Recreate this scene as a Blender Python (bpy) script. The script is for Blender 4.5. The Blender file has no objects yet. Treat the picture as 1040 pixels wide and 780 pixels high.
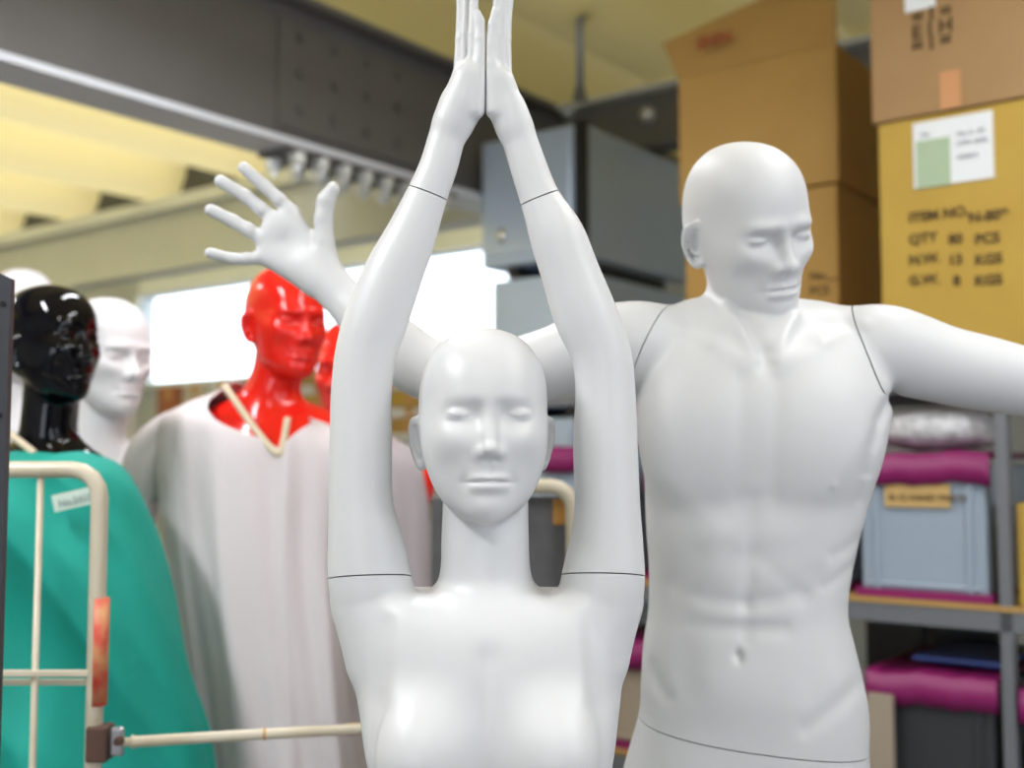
QUAL=1
import bpy, bmesh, math, random
import numpy as np
from mathutils import Vector, Matrix
random.seed(7); np.random.seed(7)
F = np.float32
PI = math.pi
# ------------------------------------------------------------------ camera geometry
FPX = 1156.0
EYE = 1.5
PITCH = math.atan(80.0 / FPX)
def at(px, py, Y):
    """world point seen at photo pixel (px,py) at depth Y (metres along +Y)"""
    u = (px - 520.0) / FPX; v = (390.0 - py) / FPX
    cp, sp = math.cos(PITCH), math.sin(PITCH)
    d = (u, cp - v * sp, sp + v * cp)
    k = Y / d[1]
    return np.array([d[0] * k, Y, EYE + d[2] * k])
# ------------------------------------------------------------------ implicit surface toolkit
def smin(a, b, k):
    h = np.maximum(k - np.abs(a - b), 0.0) / k
    return np.minimum(a, b) - h * h * k * 0.25
def smax(a, b, k):
    return -smin(-a, -b, k)
def ell(P, c, r, R=None, n=None):
    q = P - np.asarray(c, F)
    if R is not None: q = q @ np.asarray(R, F)
    r = np.asarray(r, F)
    if n:
        a = np.abs(q / r) + 1e-6
        k0 = (a ** n).sum(1) ** (1.0 / n)
        k1 = np.sqrt((q * q / (r ** 4)).sum(1)) + 1e-9
        L = np.sqrt((q * q).sum(1)) + 1e-9
        return (L * (1 - 1 / np.maximum(k0, 1e-3))).astype(F)
    k0 = np.sqrt(((q / r) ** 2).sum(1)); k1 = np.sqrt(((q / (r * r)) ** 2).sum(1)) + 1e-9
    return (k0 * (k0 - 1) / k1).astype(F)
def cap(P, a, b, ra, rb, sc=None):
    a = np.asarray(a, F); b = np.asarray(b, F)
    pa = P - a; ba = b - a
    L2 = float((ba * ba).sum()) + 1e-12
    t = np.clip(pa @ ba / L2, 0, 1)
    q = pa - t[:, None] * ba
    return np.sqrt((q * q).sum(1)) - (ra + (rb - ra) * t)
def gauss(P, c, s, amp, R=None):
    q = P - np.asarray(c, F)
    if R is not None: q = q @ np.asarray(R, F)
    q = q / np.asarray(s, F)
    return F(amp) * np.exp(-0.5 * (q * q).sum(1))
def lgauss(P, a, b, s, amp):
    """gaussian ridge along segment a-b"""
    a = np.asarray(a, F); b = np.asarray(b, F)
    pa = P - a; ba = b - a
    t = np.clip(pa @ ba / float((ba * ba).sum()), 0, 1)
    q = pa - t[:, None] * ba
    return F(amp) * np.exp(-0.5 * (q * q).sum(1) / (s * s))
def lgxz(P, a, b, s, amp, ymax):
    """ridge/groove along a-b measured in the x-z plane, only on the front side"""
    a = np.array([a[0], a[2]], F); b = np.array([b[0], b[2]], F)
    q2 = P[:, [0, 2]] - a; ba = b - a
    t = np.clip(q2 @ ba / float((ba * ba).sum() + 1e-9), 0, 1)
    q = q2 - t[:, None] * ba
    return F(amp) * np.exp(-0.5 * (q * q).sum(1) / (s * s)) * np.clip((F(ymax) - P[:, 1]) / F(.02), 0, 1)
def catmull(K, m):
    K = np.asarray(K, float); n = len(K)
    out = []
    for i in range(n - 1):
        p0 = K[max(i - 1, 0)]; p1 = K[i]; p2 = K[i + 1]; p3 = K[min(i + 2, n - 1)]
        for j in range(m):
            t = j / m
            out.append(0.5 * ((2 * p1) + (-p0 + p2) * t + (2 * p0 - 5 * p1 + 4 * p2 - p3) * t * t + (-p0 + 3 * p1 - 3 * p2 + p3) * t ** 3))
    out.append(K[-1])
    return np.array(out)
class Limb:
    """swept elliptical tube.  rows: (x,y,z, halfwidth, halfdepth); vdir = direction of the 'depth' radius"""
    def __init__(s, rows, m=4, vdir=(0, 1, 0)):
        s.S = catmull(rows, m); s.v = np.asarray(vdir, float)
        s.lo = s.S[:, :3].min(0) - s.S[:, 3:].max() ; s.hi = s.S[:, :3].max(0) + s.S[:, 3:].max()
    def __call__(s, P):
        # far points get a cheap bound
        c = np.clip(P, s.lo, s.hi); far = np.sqrt(((P - c) ** 2).sum(1)).astype(F)
        out = far + F(0.03)
        idx = np.nonzero(far < 0.05)[0]
        if len(idx) == 0: return out
        Q = P[idx]; best = np.full(len(Q), 1e3, F)
        S = s.S; n = len(S) - 1
        keep = [0] + [i for i in range(1, n + 1) if np.linalg.norm(S[i, :3] - S[i - 1, :3]) > 1e-6]
        S = S[keep]; n = len(S) - 1
        seg = S[1:, :3] - S[:-1, :3]; sl = np.linalg.norm(seg, axis=1); st = seg / sl[:, None]
        nt = np.vstack([st[:1], st[:-1] + st[1:], st[-1:]]); nt /= np.linalg.norm(nt, axis=1)[:, None]
        vv = s.v - nt * (nt @ s.v)[:, None]; vv /= np.linalg.norm(vv, axis=1)[:, None]; uu = np.cross(nt, vv)
        S = S.astype(F); nt = nt.astype(F); vv = vv.astype(F); uu = uu.astype(F)
        for i in range(n):
            A = Q - S[i, :3]; Bq = Q - S[i + 1, :3]
            da = A @ nt[i]; db = -(Bq @ nt[i + 1])
            ok = (da >= 0) & (db >= 0)
            if i == 0: ok |= (da < 0) & (db > 0)
            if i == n - 1: ok |= (db < 0) & (da > 0)
            k = np.nonzero(ok)[0]
            if len(k) == 0: continue
            a_ = np.maximum(da[k], 0); b_ = np.maximum(db[k], 0)
            t = (a_ / (a_ + b_ + F(1e-9)))[:, None]
            c = S[i, :3] * (1 - t) + S[i + 1, :3] * t
            u = uu[i] * (1 - t) + uu[i + 1] * t; v = vv[i] * (1 - t) + vv[i + 1] * t
            q = Q[k] - c; t = t[:, 0]
            ra = S[i, 3] + (S[i + 1, 3] - S[i, 3]) * t; rb = S[i, 4] + (S[i + 1, 4] - S[i, 4]) * t
            x = (q * u).sum(1) / ra; y = (q * v).sum(1) / rb
            z = 0
            if i == 0: z = np.minimum(da[k], 0) / ((ra + rb) * F(.5))
            if i == n - 1: z = z + np.minimum(db[k], 0) / ((ra + rb) * F(.5))
            k0 = np.sqrt(x * x + y * y + z * z)
            k1 = np.sqrt((x / ra) ** 2 + (y / rb) ** 2 + (z / (ra + rb) * 2) ** 2) + F(1e-6)
            best[k] = np.minimum(best[k], k0 * (k0 - 1) / k1)
        miss = np.nonzero(best > 500)[0]
        if len(miss):
            W = Q[miss]; m_ = np.full(len(W), 1e3, F)
            for i in range(n + 1): m_ = np.minimum(m_, np.sqrt(((W - S[i, :3]) ** 2).sum(1)) - max(S[i, 3], S[i, 4]))
            best[miss] = np.maximum(m_, F(.004))
        out[idx] = best
        return out
def near(P, c, R, rin, f):
    """evaluate f only within radius R of c; outside return distance bound to sphere of radius rin"""
    q = P - np.asarray(c, F); L = np.sqrt((q * q).sum(1))
    out = (L - F(rin)).astype(F)
    idx = np.nonzero(L < R)[0]
    if len(idx): out[idx] = f(P[idx])
    return out
def loftz(P, rows, n=2.3, m=6):
    """vertical loft: rows (z, xl, xr, yfront, yback) (z descending or ascending)"""
    K = catmull(sorted(rows), m)
    z = P[:, 2]
    xl = np.interp(z, K[:, 0], K[:, 1]).astype(F); xr = np.interp(z, K[:, 0], K[:, 2]).astype(F)
    yf = np.interp(z, K[:, 0], K[:, 3]).astype(F); yb = np.interp(z, K[:, 0], K[:, 4]).astype(F)
    cx = (xl + xr) / 2; cy = (yf + yb) / 2; rx = (xr - xl) / 2; ry = (yb - yf) / 2
    a = np.abs((P[:, 0] - cx) / rx) + 1e-6; b = np.abs((P[:, 1] - cy) / ry) + 1e-6
    k = (a ** n + b ** n) ** (1.0 / n)
    L = np.sqrt((P[:, 0] - cx) ** 2 + (P[:, 1] - cy) ** 2)
    return (L * (1 - 1 / np.maximum(k, .05))).astype(F)
def axis(lo, hi, h, fine=None):
    """monotone coordinates; fine = list of (lo,hi,h)"""
    out = [lo]; x = lo
    while x < hi:
        hh = h
        if fine:
            for a, b, g in fine:
                if a <= x < b: hh = g
        x += hh; out.append(x)
    return np.array(out, F)
def field_mesh(fn, xs, ys, zs, B=8, newton=1, safety=1.7):
    nx, ny, nz = (int(math.ceil(len(a) / B) * B) for a in (xs, ys, zs))
    def padto(a, n):
        return np.concatenate([a, a[-1] + (np.arange(n - len(a)) + 1).astype(F) * (a[-1] - a[-2])]).astype(F)
    xs, ys, zs = padto(xs, nx), padto(ys, ny), padto(zs, nz)
    bx, by, bz = nx // B, ny // B, nz // B
    def cen(a, b): a = a.reshape(b, B); return (a[:, 0] + a[:, -1]) / 2, (a[:, -1] - a[:, 0]) / 2 + (a[:, 1] - a[:, 0])
    cx, hx = cen(xs, bx); cy, hy = cen(ys, by); cz, hz = cen(zs, bz)
    G = np.stack(np.meshgrid(cx, cy, cz, indexing='ij'), -1).reshape(-1, 3).astype(F)
    HX, HY, HZ = np.meshgrid(hx, hy, hz, indexing='ij')
    rad = np.sqrt(HX ** 2 + HY ** 2 + HZ ** 2).reshape(-1)
    dc = np.concatenate([fn(G[i:i + 200000]) for i in range(0, len(G), 200000)])
    act = np.abs(dc) < rad * safety
    D = np.repeat(np.repeat(np.repeat(np.where(dc > 0, 1, -1).astype(F).reshape(bx, by, bz), B, 0), B, 1), B, 2)
    ids = np.nonzero(act)[0]
    I, J, K = np.unravel_index(ids, (bx, by, bz))
    o = np.arange(B)
    oi, oj, ok = [a.reshape(-1) for a in np.meshgrid(o, o, o, indexing='ij')]
    CH = 600
    for s in range(0, len(ids), CH):
        ii = (I[s:s + CH, None] * B + oi).reshape(-1); jj = (J[s:s + CH, None] * B + oj).reshape(-1); kk = (K[s:s + CH, None] * B + ok).reshape(-1)
        P = np.stack([xs[ii], ys[jj], zs[kk]], 1)
        D[ii, jj, kk] = fn(P)
    Sg = D < 0
    c = Sg[:-1, :-1, :-1]
    allv = c.copy(); anyv = c.copy()
    for dx in (0, 1):
        for dy in (0, 1):
            for dz in (0, 1):
                w = Sg[dx:nx - 1 + dx, dy:ny - 1 + dy, dz:nz - 1 + dz]
                allv &= w; anyv |= w
    cell = anyv & ~allv
    ci, cj, ck = np.nonzero(cell)
    vid = np.full(cell.shape, -1, np.int32); vid[ci, cj, ck] = np.arange(len(ci))
    acc = np.zeros((len(ci), 3), F); cnt = np.zeros(len(ci), F)
    cor = [(a, b, d) for a in (0, 1) for b in (0, 1) for d in (0, 1)]
    for a in cor:
        for ax in range(3):
            if a[ax]: continue
            b = list(a); b[ax] = 1
            v0 = D[ci + a[0], cj + a[1], ck + a[2]]; v1 = D[ci + b[0], cj + b[1], ck + b[2]]
            m = (v0 < 0) != (v1 < 0)
            t = np.where(m, v0 / np.where(m, v0 - v1, 1), 0)
            p0 = np.stack([xs[ci + a[0]], ys[cj + a[1]], zs[ck + a[2]]], 1); p1 = np.stack([xs[ci + b[0]], ys[cj + b[1]], zs[ck + b[2]]], 1)
            acc += np.where(m[:, None], p0 + (p1 - p0) * t[:, None], 0); cnt += m
    V = acc / np.maximum(cnt, 1)[:, None]
    quads = []
    for ax in range(3):
        sl0 = [slice(0, -1)] * 3; sl1 = [slice(0, -1)] * 3
        sl1[ax] = slice(1, None)
        A = Sg[:-1 if ax == 0 else None, :-1 if ax == 1 else None, :-1 if ax == 2 else None]
        Bq = Sg[1 if ax == 0 else 0:, 1 if ax == 1 else 0:, 1 if ax == 2 else 0:]
        i, j, k = np.nonzero(A != Bq)
        u, v = (ax + 1) % 3, (ax + 2) % 3
        idx = np.stack([i, j, k], 1)
        ok_ = (idx[:, u] > 0) & (idx[:, v] > 0) & (idx[:, u] < cell.shape[u]) & (idx[:, v] < cell.shape[v])
        idx = idx[ok_]; neg = A[i, j, k][ok_]
        eu = np.zeros(3, int); eu[u] = 1; ev = np.zeros(3, int); ev[v] = 1
        q = [vid[tuple((idx + o_).T)] for o_ in (-eu - ev, -ev, 0 * eu, -eu)]
        q = np.stack(q, 1)
        q = np.where(neg[:, None], q, q[:, ::-1])
        quads.append(q)
    Q = np.concatenate(quads)
    Q = Q[(Q >= 0).all(1)]
    h = float(min(np.diff(xs).min(), np.diff(zs).min()))
    e = F(h * 0.35)
    T4 = np.array([(1, 1, 1), (1, -1, -1), (-1, 1, -1), (-1, -1, 1)], F)
    def ev(W): return np.concatenate([fn(W[i:i + 300000]) for i in range(0, len(W), 300000)])
    for it in range(newton):
        d = np.zeros(len(V), F); g = np.zeros_like(V)
        for k in T4:
            w_ = ev(V + k * e); d += w_ / 4; g += w_[:, None] * k / (4 * e)
        gg = (g * g).sum(1)
        st = -d[:, None] * g / np.maximum(gg, 0.05)[:, None]
        ln = np.sqrt((st * st).sum(1)); lim = F(h * 1.2)
        st *= np.minimum(1, lim / np.maximum(ln, 1e-9))[:, None]
        V = V + st
    return V.astype(F), Q.astype(np.int32)
def relax(V, Q, it=2, lam=0.5):
    n = len(V)
    e = np.concatenate([Q[:, [0, 1]], Q[:, [1, 2]], Q[:, [2, 3]], Q[:, [3, 0]]])
    for _ in range(it):
        s = np.zeros((n, 3)); c = np.bincount(e[:, 0], minlength=n) + np.bincount(e[:, 1], minlength=n)
        for ax in range(3):
            s[:, ax] = np.bincount(e[:, 0], V[e[:, 1], ax], n) + np.bincount(e[:, 1], V[e[:, 0], ax], n)
        V = V + lam * (s / np.maximum(c, 1)[:, None] - V)
    return V.astype(F)
def np_mesh(name, V, Q, smooth=True):
    me = bpy.data.meshes.new(name)
    me.vertices.add(len(V)); me.vertices.foreach_set('co', np.ascontiguousarray(V, F).reshape(-1))
    me.loops.add(len(Q) * 4); me.loops.foreach_set('vertex_index', Q.reshape(-1))
    me.polygons.add(len(Q)); me.polygons.foreach_set('loop_start', np.arange(0, len(Q) * 4, 4, dtype=np.int32))
    me.polygons.foreach_set('use_smooth', np.ones(len(Q), bool))
    me.update(calc_edges=True); me.validate()
    return me
def bm_data(bm):
    me = bpy.data.meshes.new('t'); bm.to_mesh(me); return me
# ------------------------------------------------------------------ scene helpers
COL = bpy.context.scene.collection
def link(o, parent=None):
    COL.objects.link(o)
    if parent is not None:
        o.parent = parent; o.matrix_parent_inverse = parent.matrix_world.inverted() if False else Matrix.Translation(-Vector(parent.location))
    return o
def obj(name, me, mat, parent=None):
    if isinstance(me, bmesh.types.BMesh):
        m2 = bpy.data.meshes.new(name); me.to_mesh(m2); me.free(); me = m2
    me.name = name
    o = bpy.data.objects.new(name, me)
    if mat is not None:
        me.materials.clear()
        for m in (mat if isinstance(mat, (list, tuple)) else [mat]): me.materials.append(m)
    return link(o, parent)
def thing(name, label, cat, loc=(0, 0, 0), group=None):
    o = bpy.data.objects.new(name, None); COL.objects.link(o); o.empty_display_size = .05
    o.location = [float(c) for c in loc]; o['label'] = label; o['category'] = cat
    if group: o['group'] = group
    return o
def tag(o, label, cat, group=None):
    o['label'] = label; o['category'] = cat
    if group: o['group'] = group
    return o
def struct(o):
    o['kind'] = 'structure'; return o
def box_bm(bm, c, s, R=None, bev=0.0, mi=0):
    """box centre c, size s, rotation matrix R (3x3)"""
    M = Matrix.Translation(Vector([float(x) for x in c])) @ ((R.to_4x4()) if R is not None else Matrix.Identity(4)) @ Matrix.Diagonal((s[0], s[1], s[2], 1))
    n0 = len(bm.faces)
    r = bmesh.ops.create_cube(bm, size=1.0, matrix=M)
    if bev > 0:
        es = list({e for v in r['verts'] for e in v.link_edges})
        rr = bmesh.ops.bevel(bm, geom=es, offset=bev, segments=2, affect='EDGES', profile=.5)
    bm.faces.ensure_lookup_table()
    for f in bm.faces[n0:] if bev == 0 else bm.faces:
        if bev == 0: f.material_index = mi
    return r
def tube_bm(bm, pts, r, seg=14, m=6, caps=True):
    K = catmull([list(p) for p in pts], m) if m > 1 else np.array([list(p) for p in pts], float)
    rings = []; up = Vector((0.123, 0.2, 1)).normalized()
    for i, p in enumerate(K):
        a = K[max(i - 1, 0)]; b = K[min(i + 1, len(K) - 1)]
        t = Vector(b - a).normalized()
        n = up - t * up.dot(t); n.normalize(); b2 = t.cross(n); up = n
        rr = r[min(i // max(m, 1), len(r) - 1)] if isinstance(r, (list, tuple)) else r
        rings.append([bm.verts.new(Vector(p) + (n * math.cos(2 * PI * k / seg) + b2 * math.sin(2 * PI * k / seg)) * rr) for k in range(seg)])
    for i in range(len(rings) - 1):
        for k in range(seg):
            f = bm.faces.new((rings[i][k], rings[i][(k + 1) % seg], rings[i + 1][(k + 1) % seg], rings[i + 1][k])); f.smooth = True
    if caps:
        bm.faces.new(rings[0][::-1]); bm.faces.new(rings[-1])
    return bm
def nodes(name):
    m = bpy.data.materials.new(name); m.use_nodes = True
    nt = m.node_tree; b = nt.nodes['Principled BSDF']
    return m, nt, b
def mat(name, col, rough=.5, metal=0, noise=None, bump=None, coat=0, spec=.5, wrinkle=None):
    """noise=(scale, amount, colour2); bump=(scale,strength)"""
    m, nt, b = nodes(name)
    b.inputs['Base Color'].default_value = (*col, 1); b.inputs['Roughness'].default_value = rough; b.inputs['Metallic'].default_value = metal
    b.inputs['Specular IOR Level'].default_value = spec
    if coat: b.inputs['Coat Weight'].default_value = coat; b.inputs['Coat Roughness'].default_value = .05
    tc = nt.nodes.new('ShaderNodeTexCoord')
    if noise:
        n = nt.nodes.new('ShaderNodeTexNoise'); n.inputs['Scale'].default_value = noise[0]; n.inputs['Detail'].default_value = 5
        nt.links.new(tc.outputs['Object'], n.inputs['Vector'])
        r = nt.nodes.new('ShaderNodeMapRange'); r.inputs[1].default_value = .35; r.inputs[2].default_value = .7; r.inputs[3].default_value = 0; r.inputs[4].default_value = noise[1]
        nt.links.new(n.outputs['Fac'], r.inputs[0])
        x = nt.nodes.new('ShaderNodeMix'); x.data_type = 'RGBA'; x.inputs[6].default_value = (*col, 1); x.inputs[7].default_value = (*noise[2], 1)
        nt.links.new(r.outputs[0], x.inputs[0]); nt.links.new(x.outputs[2], b.inputs['Base Color'])
    if bump:
        n2 = nt.nodes.new('ShaderNodeTexNoise'); n2.inputs['Scale'].default_value = bump[0]; n2.inputs['Detail'].default_value = 4
        nt.links.new(tc.outputs['Object'], n2.inputs['Vector'])
        bp = nt.nodes.new('ShaderNodeBump'); bp.inputs['Strength'].default_value = bump[1]; bp.inputs['Distance'].default_value = .01
        nt.links.new(n2.outputs['Fac'], bp.inputs['Height']); nt.links.new(bp.outputs[0], b.inputs['Normal'])
    return m
def cutbm(bm, region, co, no, gap=0.0015, face=True):
    co = Vector([float(c) for c in co]); no = Vector([float(c) for c in no]).normalized()
    if face: vw = (co - Vector((0, 0, EYE))).normalized(); no = (no - vw * no.dot(vw)).normalized(); no = (no + vw * .07).normalized()
    near_ = [f for f in bm.faces if len(f.verts) < 8 and abs((f.verts[0].co - co).dot(no)) < 0.02 and region(f.verts[0].co)]
    geom = set(near_)
    for f in near_: geom.update(f.edges); geom.update(f.verts)
    bmesh.ops.bisect_plane(bm, geom=list(geom), dist=1e-5, plane_co=co, plane_no=no)
    def cen(f):
        c = Vector()
        for v in f.verts: c += v.co
        return c / len(f.verts)
    tags = []
    for f in bm.faces:
        c = cen(f); tags.append((c - co).dot(no) > 0 and bool(region(c)))
    bm2 = bm.copy(); bm2.faces.ensure_lookup_table(); bm.faces.ensure_lookup_table()
    bmesh.ops.delete(bm2, geom=[f for f, t in zip(bm2.faces[:], tags) if t], context='FACES')
    bmesh.ops.delete(bm, geom=[f for f, t in zip(bm.faces[:], tags) if not t], context='FACES')
    for b, s in ((bm, 1), (bm2, -1)):
        es = [e for e in b.edges if e.is_boundary and all(abs((v.co - co).dot(no)) < 1e-4 and region(v.co) for v in e.verts)]
        for v in b.verts:
            dd = (v.co - co).dot(no) * s
            if -1e-4 < dd < .006 and region(v.co): v.co += no * (s * gap / 2 * (1 - max(dd, 0) / .006))
        bmesh.ops.holes_fill(b, edges=es, sides=0)
        for f in b.faces: f.smooth = len(f.verts) < 8
        for e in es: e.smooth = False
    return bm, bm2
def plane3(p, q, r, toward):
    p, q, r = Vector(p), Vector(q), Vector(r); n = (q - p).cross(r - p).normalized()
    return p, (n if n.dot(Vector(toward)) > 0 else -n)
def cut(V, Q, region, co, no, gap=0.0015, face=True):
    me = np_mesh('tmp', V, Q)
    bm = bmesh.new(); bm.from_mesh(me); bpy.data.meshes.remove(me)
    return cutbm(bm, region, co, no, gap, face)
# ------------------------------------------------------------------ the head (local frame: x = viewer right when frontal, y = out of the face, z up; 0.238 m tall)
def head_local(p, male=False):
    """p: (N,3) local metres"""
    p = p.astype(F); x = p[:, 0]; y = p[:, 1]; z = p[:, 2]; ax = np.abs(x)
    pm = np.stack([ax, y, z], 1)
    if male:
        sk = ell(p, (0, -.012, .022), (.076, .101, .098), n=2.3)
        jw = ell(p, (0, .030, -.042), (.060, .055, .080), n=2.5)
        d = smin(sk, jw, .035)
        d = smin(d, ell(p, (0, .068, -.100), (.022, .018, .018)), .030)      # chin
        d = smin(d, ell(pm, (.043, .012, -.068), (.013, .028, .018)), .020)   # jaw angle
    else:
        sk = ell(p, (0, -.008, .020), (.0805, .100, .0985), n=2.3)
        jw = ell(p, (0, .028, -.045), (.067, .056, .0745), n=2.15)
        d = smin(sk, jw, .035)
        d = smin(d, ell(p, (0, .066, -.100), (.018, .016, .016)), .034)
    m = 1.0 if male else 0.0
    # forehead / temples / cheeks
    d = d - gauss(p, (0, .088, .052), (.035, .02, .022), -.0005 + .002 * m)
    d = d + gauss(pm, (.072, .045, .020), (.014, .025, .024), .0035 + .002 * m)
    d = d - gauss(pm, (.043, .070, -.020), (.017, .02, .014), .0045 + .002 * m)      # cheek bone
    d = d + gauss(pm, (.044, .062, -.058), (.014, .02, .020), .0035 + .003 * m)      # hollow cheek
    E_ = -.0150 if male else -.0030
    # brow ridge
    d = d - gauss(pm, (.028, .088, .030 + E_), (.020, .014, .0075), .0018 + .0062 * m)
    # eye sockets
    d = d + gauss(pm, (.031, .088, .010 + E_), (.0165, .022, .0120 - .0012 * m), .0092 + .0055 * m)
    d = d + gauss(pm, (.015, .090, .012 + E_), (.007, .02, .011), .0055)
    # nose
    if male:
        n = cap(p, (0, .078, .012), (0, .102, -.034), .0062, .0078)
        n = smin(n, ell(p, (0, .1025, -.038), (.0095, .0095, .0080)), .008)
        n = smin(n, ell(pm, (.0115, .090, -.041), (.0065, .010, .0068)), .006)
        d = smin(d, n, .014)
    else:
        n = cap(p, (0, .077, .018), (0, .0975, -.028), .0050, .0060)
        n = smin(n, ell(p, (0, .0985, -.0315), (.0078, .0080, .0065)), .006)
        n = smin(n, ell(pm, (.0095, .0885, -.0345), (.0055, .0085, .0055)), .006)
        d = smin(d, n, .012)
    d = d + gauss(pm, (.0065, .094, -.0445), (.0035, .006, .0025), .0022)            # nostril hint
    # philtrum + mouth mound
    mz_ = -.0710 if male else -.0698
    d = d - gauss(p, (0, .078, mz_ + .0015), (.024, .015, .015), .0045 - .0015 * m)
    d = d + gauss(p, (0, .092, -.056), (.0030, .010, .007), .0013)
    # closed lids: almond domes
    ex = .0345; ey = .0676 if not male else .0672; ez = .0120 + E_
    lid = ell(pm, (ex, ey, ez), (.0165, .0165, .0108 if not male else .0090))
    d = smin(d, lid, .0035)
    # lid line
    zl = ez - .0035 + 14 * (pm[:, 0] - ex) ** 2
    w = np.exp(-0.5 * ((ax - ex) / .0125) ** 4) * (y > .05)
    d = d + F(.0016 if male else .0009) * w * np.exp(-0.5 * ((z - zl) / .0011) ** 2)
    # lips
    mz = -.0710 if male else -.0698; mw = .0262 if not male else .0265
    fall = np.clip(1 - (ax / mw) ** 2, 0, 1)
    lf = fall ** .8 * (y > .05)
    up = -F(.0026 if not male else .0056) * lf * np.exp(-0.5 * ((z - (mz + .0052 - .0015 * np.exp(-(x / .004) ** 2))) / .0030) ** 2)
    lo = -F(.0038 if not male else .0080) * lf * np.exp(-0.5 * ((z - (mz - .0062)) / .0040) ** 2)
    d = d + up + lo
    slit = F(.0042) * (y > .05) * np.exp(-0.5 * (ax / (mw * .80)) ** 4) * np.exp(-0.5 * ((z - mz - .0012 * np.cos(x / mw * 2.5)) / .00125) ** 2)
    d = d + slit
    d = d + gauss(p, (0, .092, mz_ - .0155), (.016, .012, .0060), .0018)                  # under lip
    d = d + gauss(pm, (mw + .003, .080, mz), (.004, .012, .006), .0018)
    # ears
    def ear(q):
        # q in mirrored frame; ear plane tilted outward and back
        a = math.radians(36 if not male else 54)
        o = np.array([.0765 if not male else .0745, -.010 if not male else -.016, -.016 if male else -.0255], F)
        r = q - o
        r[:, 0] -= F(.20) * r[:, 2]
        ca, sa = math.cos(a), math.sin(a)
        X = r[:, 0] * ca + r[:, 1] * sa       # thickness axis (out of head)
        Y = -r[:, 0] * sa + r[:, 1] * ca      # along head, forward
        t = math.radians(12)
        Z = r[:, 2] * math.cos(t) + Y * math.sin(t); Y2 = Y * math.cos(t) - r[:, 2] * math.sin(t)
        Zt = Z / .0335; wd = (.0205 if male else .0175) + .005 * np.clip(Zt, -1, 1)
        e = np.sqrt((Y2 / wd) ** 2 + Zt ** 2)
        rim = np.sqrt(((e - .86) * .018) ** 2 + (X - .0040) ** 2) - .0032
        pan = np.maximum((e - .9) * .018, np.abs(X + (.0035 if male else .0)) - .0022)
        an = np.sqrt(((np.sqrt(((Y2 + .001) / (wd * .55)) ** 2 + ((Zt - .1) / .55) ** 2) - .9) * .010) ** 2 + (X - .0015) ** 2) - .0022
        lob = np.sqrt((Y2 - .002) ** 2 + (Z + .025) ** 2 + (X * 1.6) ** 2) - .0066
        tr = np.sqrt((Y2 - .014) ** 2 + ((Z + .006) * .6) ** 2 + (X) ** 2) - .0045
        r_ = smin(smin(pan, rim, .003), an, .002)
        return smin(smin(r_, lob, .004), tr, .003)
    idx = np.nonzero((ax > .055) & (np.abs(y + .008) < .05) & (np.abs(z + .015) < .06))[0]
    if len(idx):
        e = ear(pm[idx].astype(F))
        d[idx] = smin(d[idx], e.astype(F), .005)
    return d.astype(F)
def rot_frame(yaw, pitch=0, roll=0):
    """columns = world directions of head-local x,y,z. yaw>0 turns the face to the viewer's right, pitch>0 nods down"""
    # frontal: local x -> world x, local y -> world -y, local z -> world z  (mirror-free enough: head is symmetric)
    Yv = Vector((math.sin(yaw) * math.cos(pitch), -math.cos(yaw) * math.cos(pitch), -math.sin(pitch)))
    Xv = Vector((math.cos(yaw), math.sin(yaw), 0))
    Zv = Yv.cross(Xv) * -1 if Yv.cross(Xv).z < 0 else Yv.cross(Xv)
    if roll:
        Rr = Matrix.Rotation(roll, 3, Yv); Xv = Rr @ Xv; Zv = Rr @ Zv
    return np.array([list(Xv), list(Yv), list(Zv)], float).T.astype(F)
def head(P, c, R, s=1.0, male=False):
    def f(Q): return head_local(((Q - np.asarray(c, F)) @ R) / F(s), male) * F(s)
    return near(P, c, .19 * s, .10 * s, f)
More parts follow.
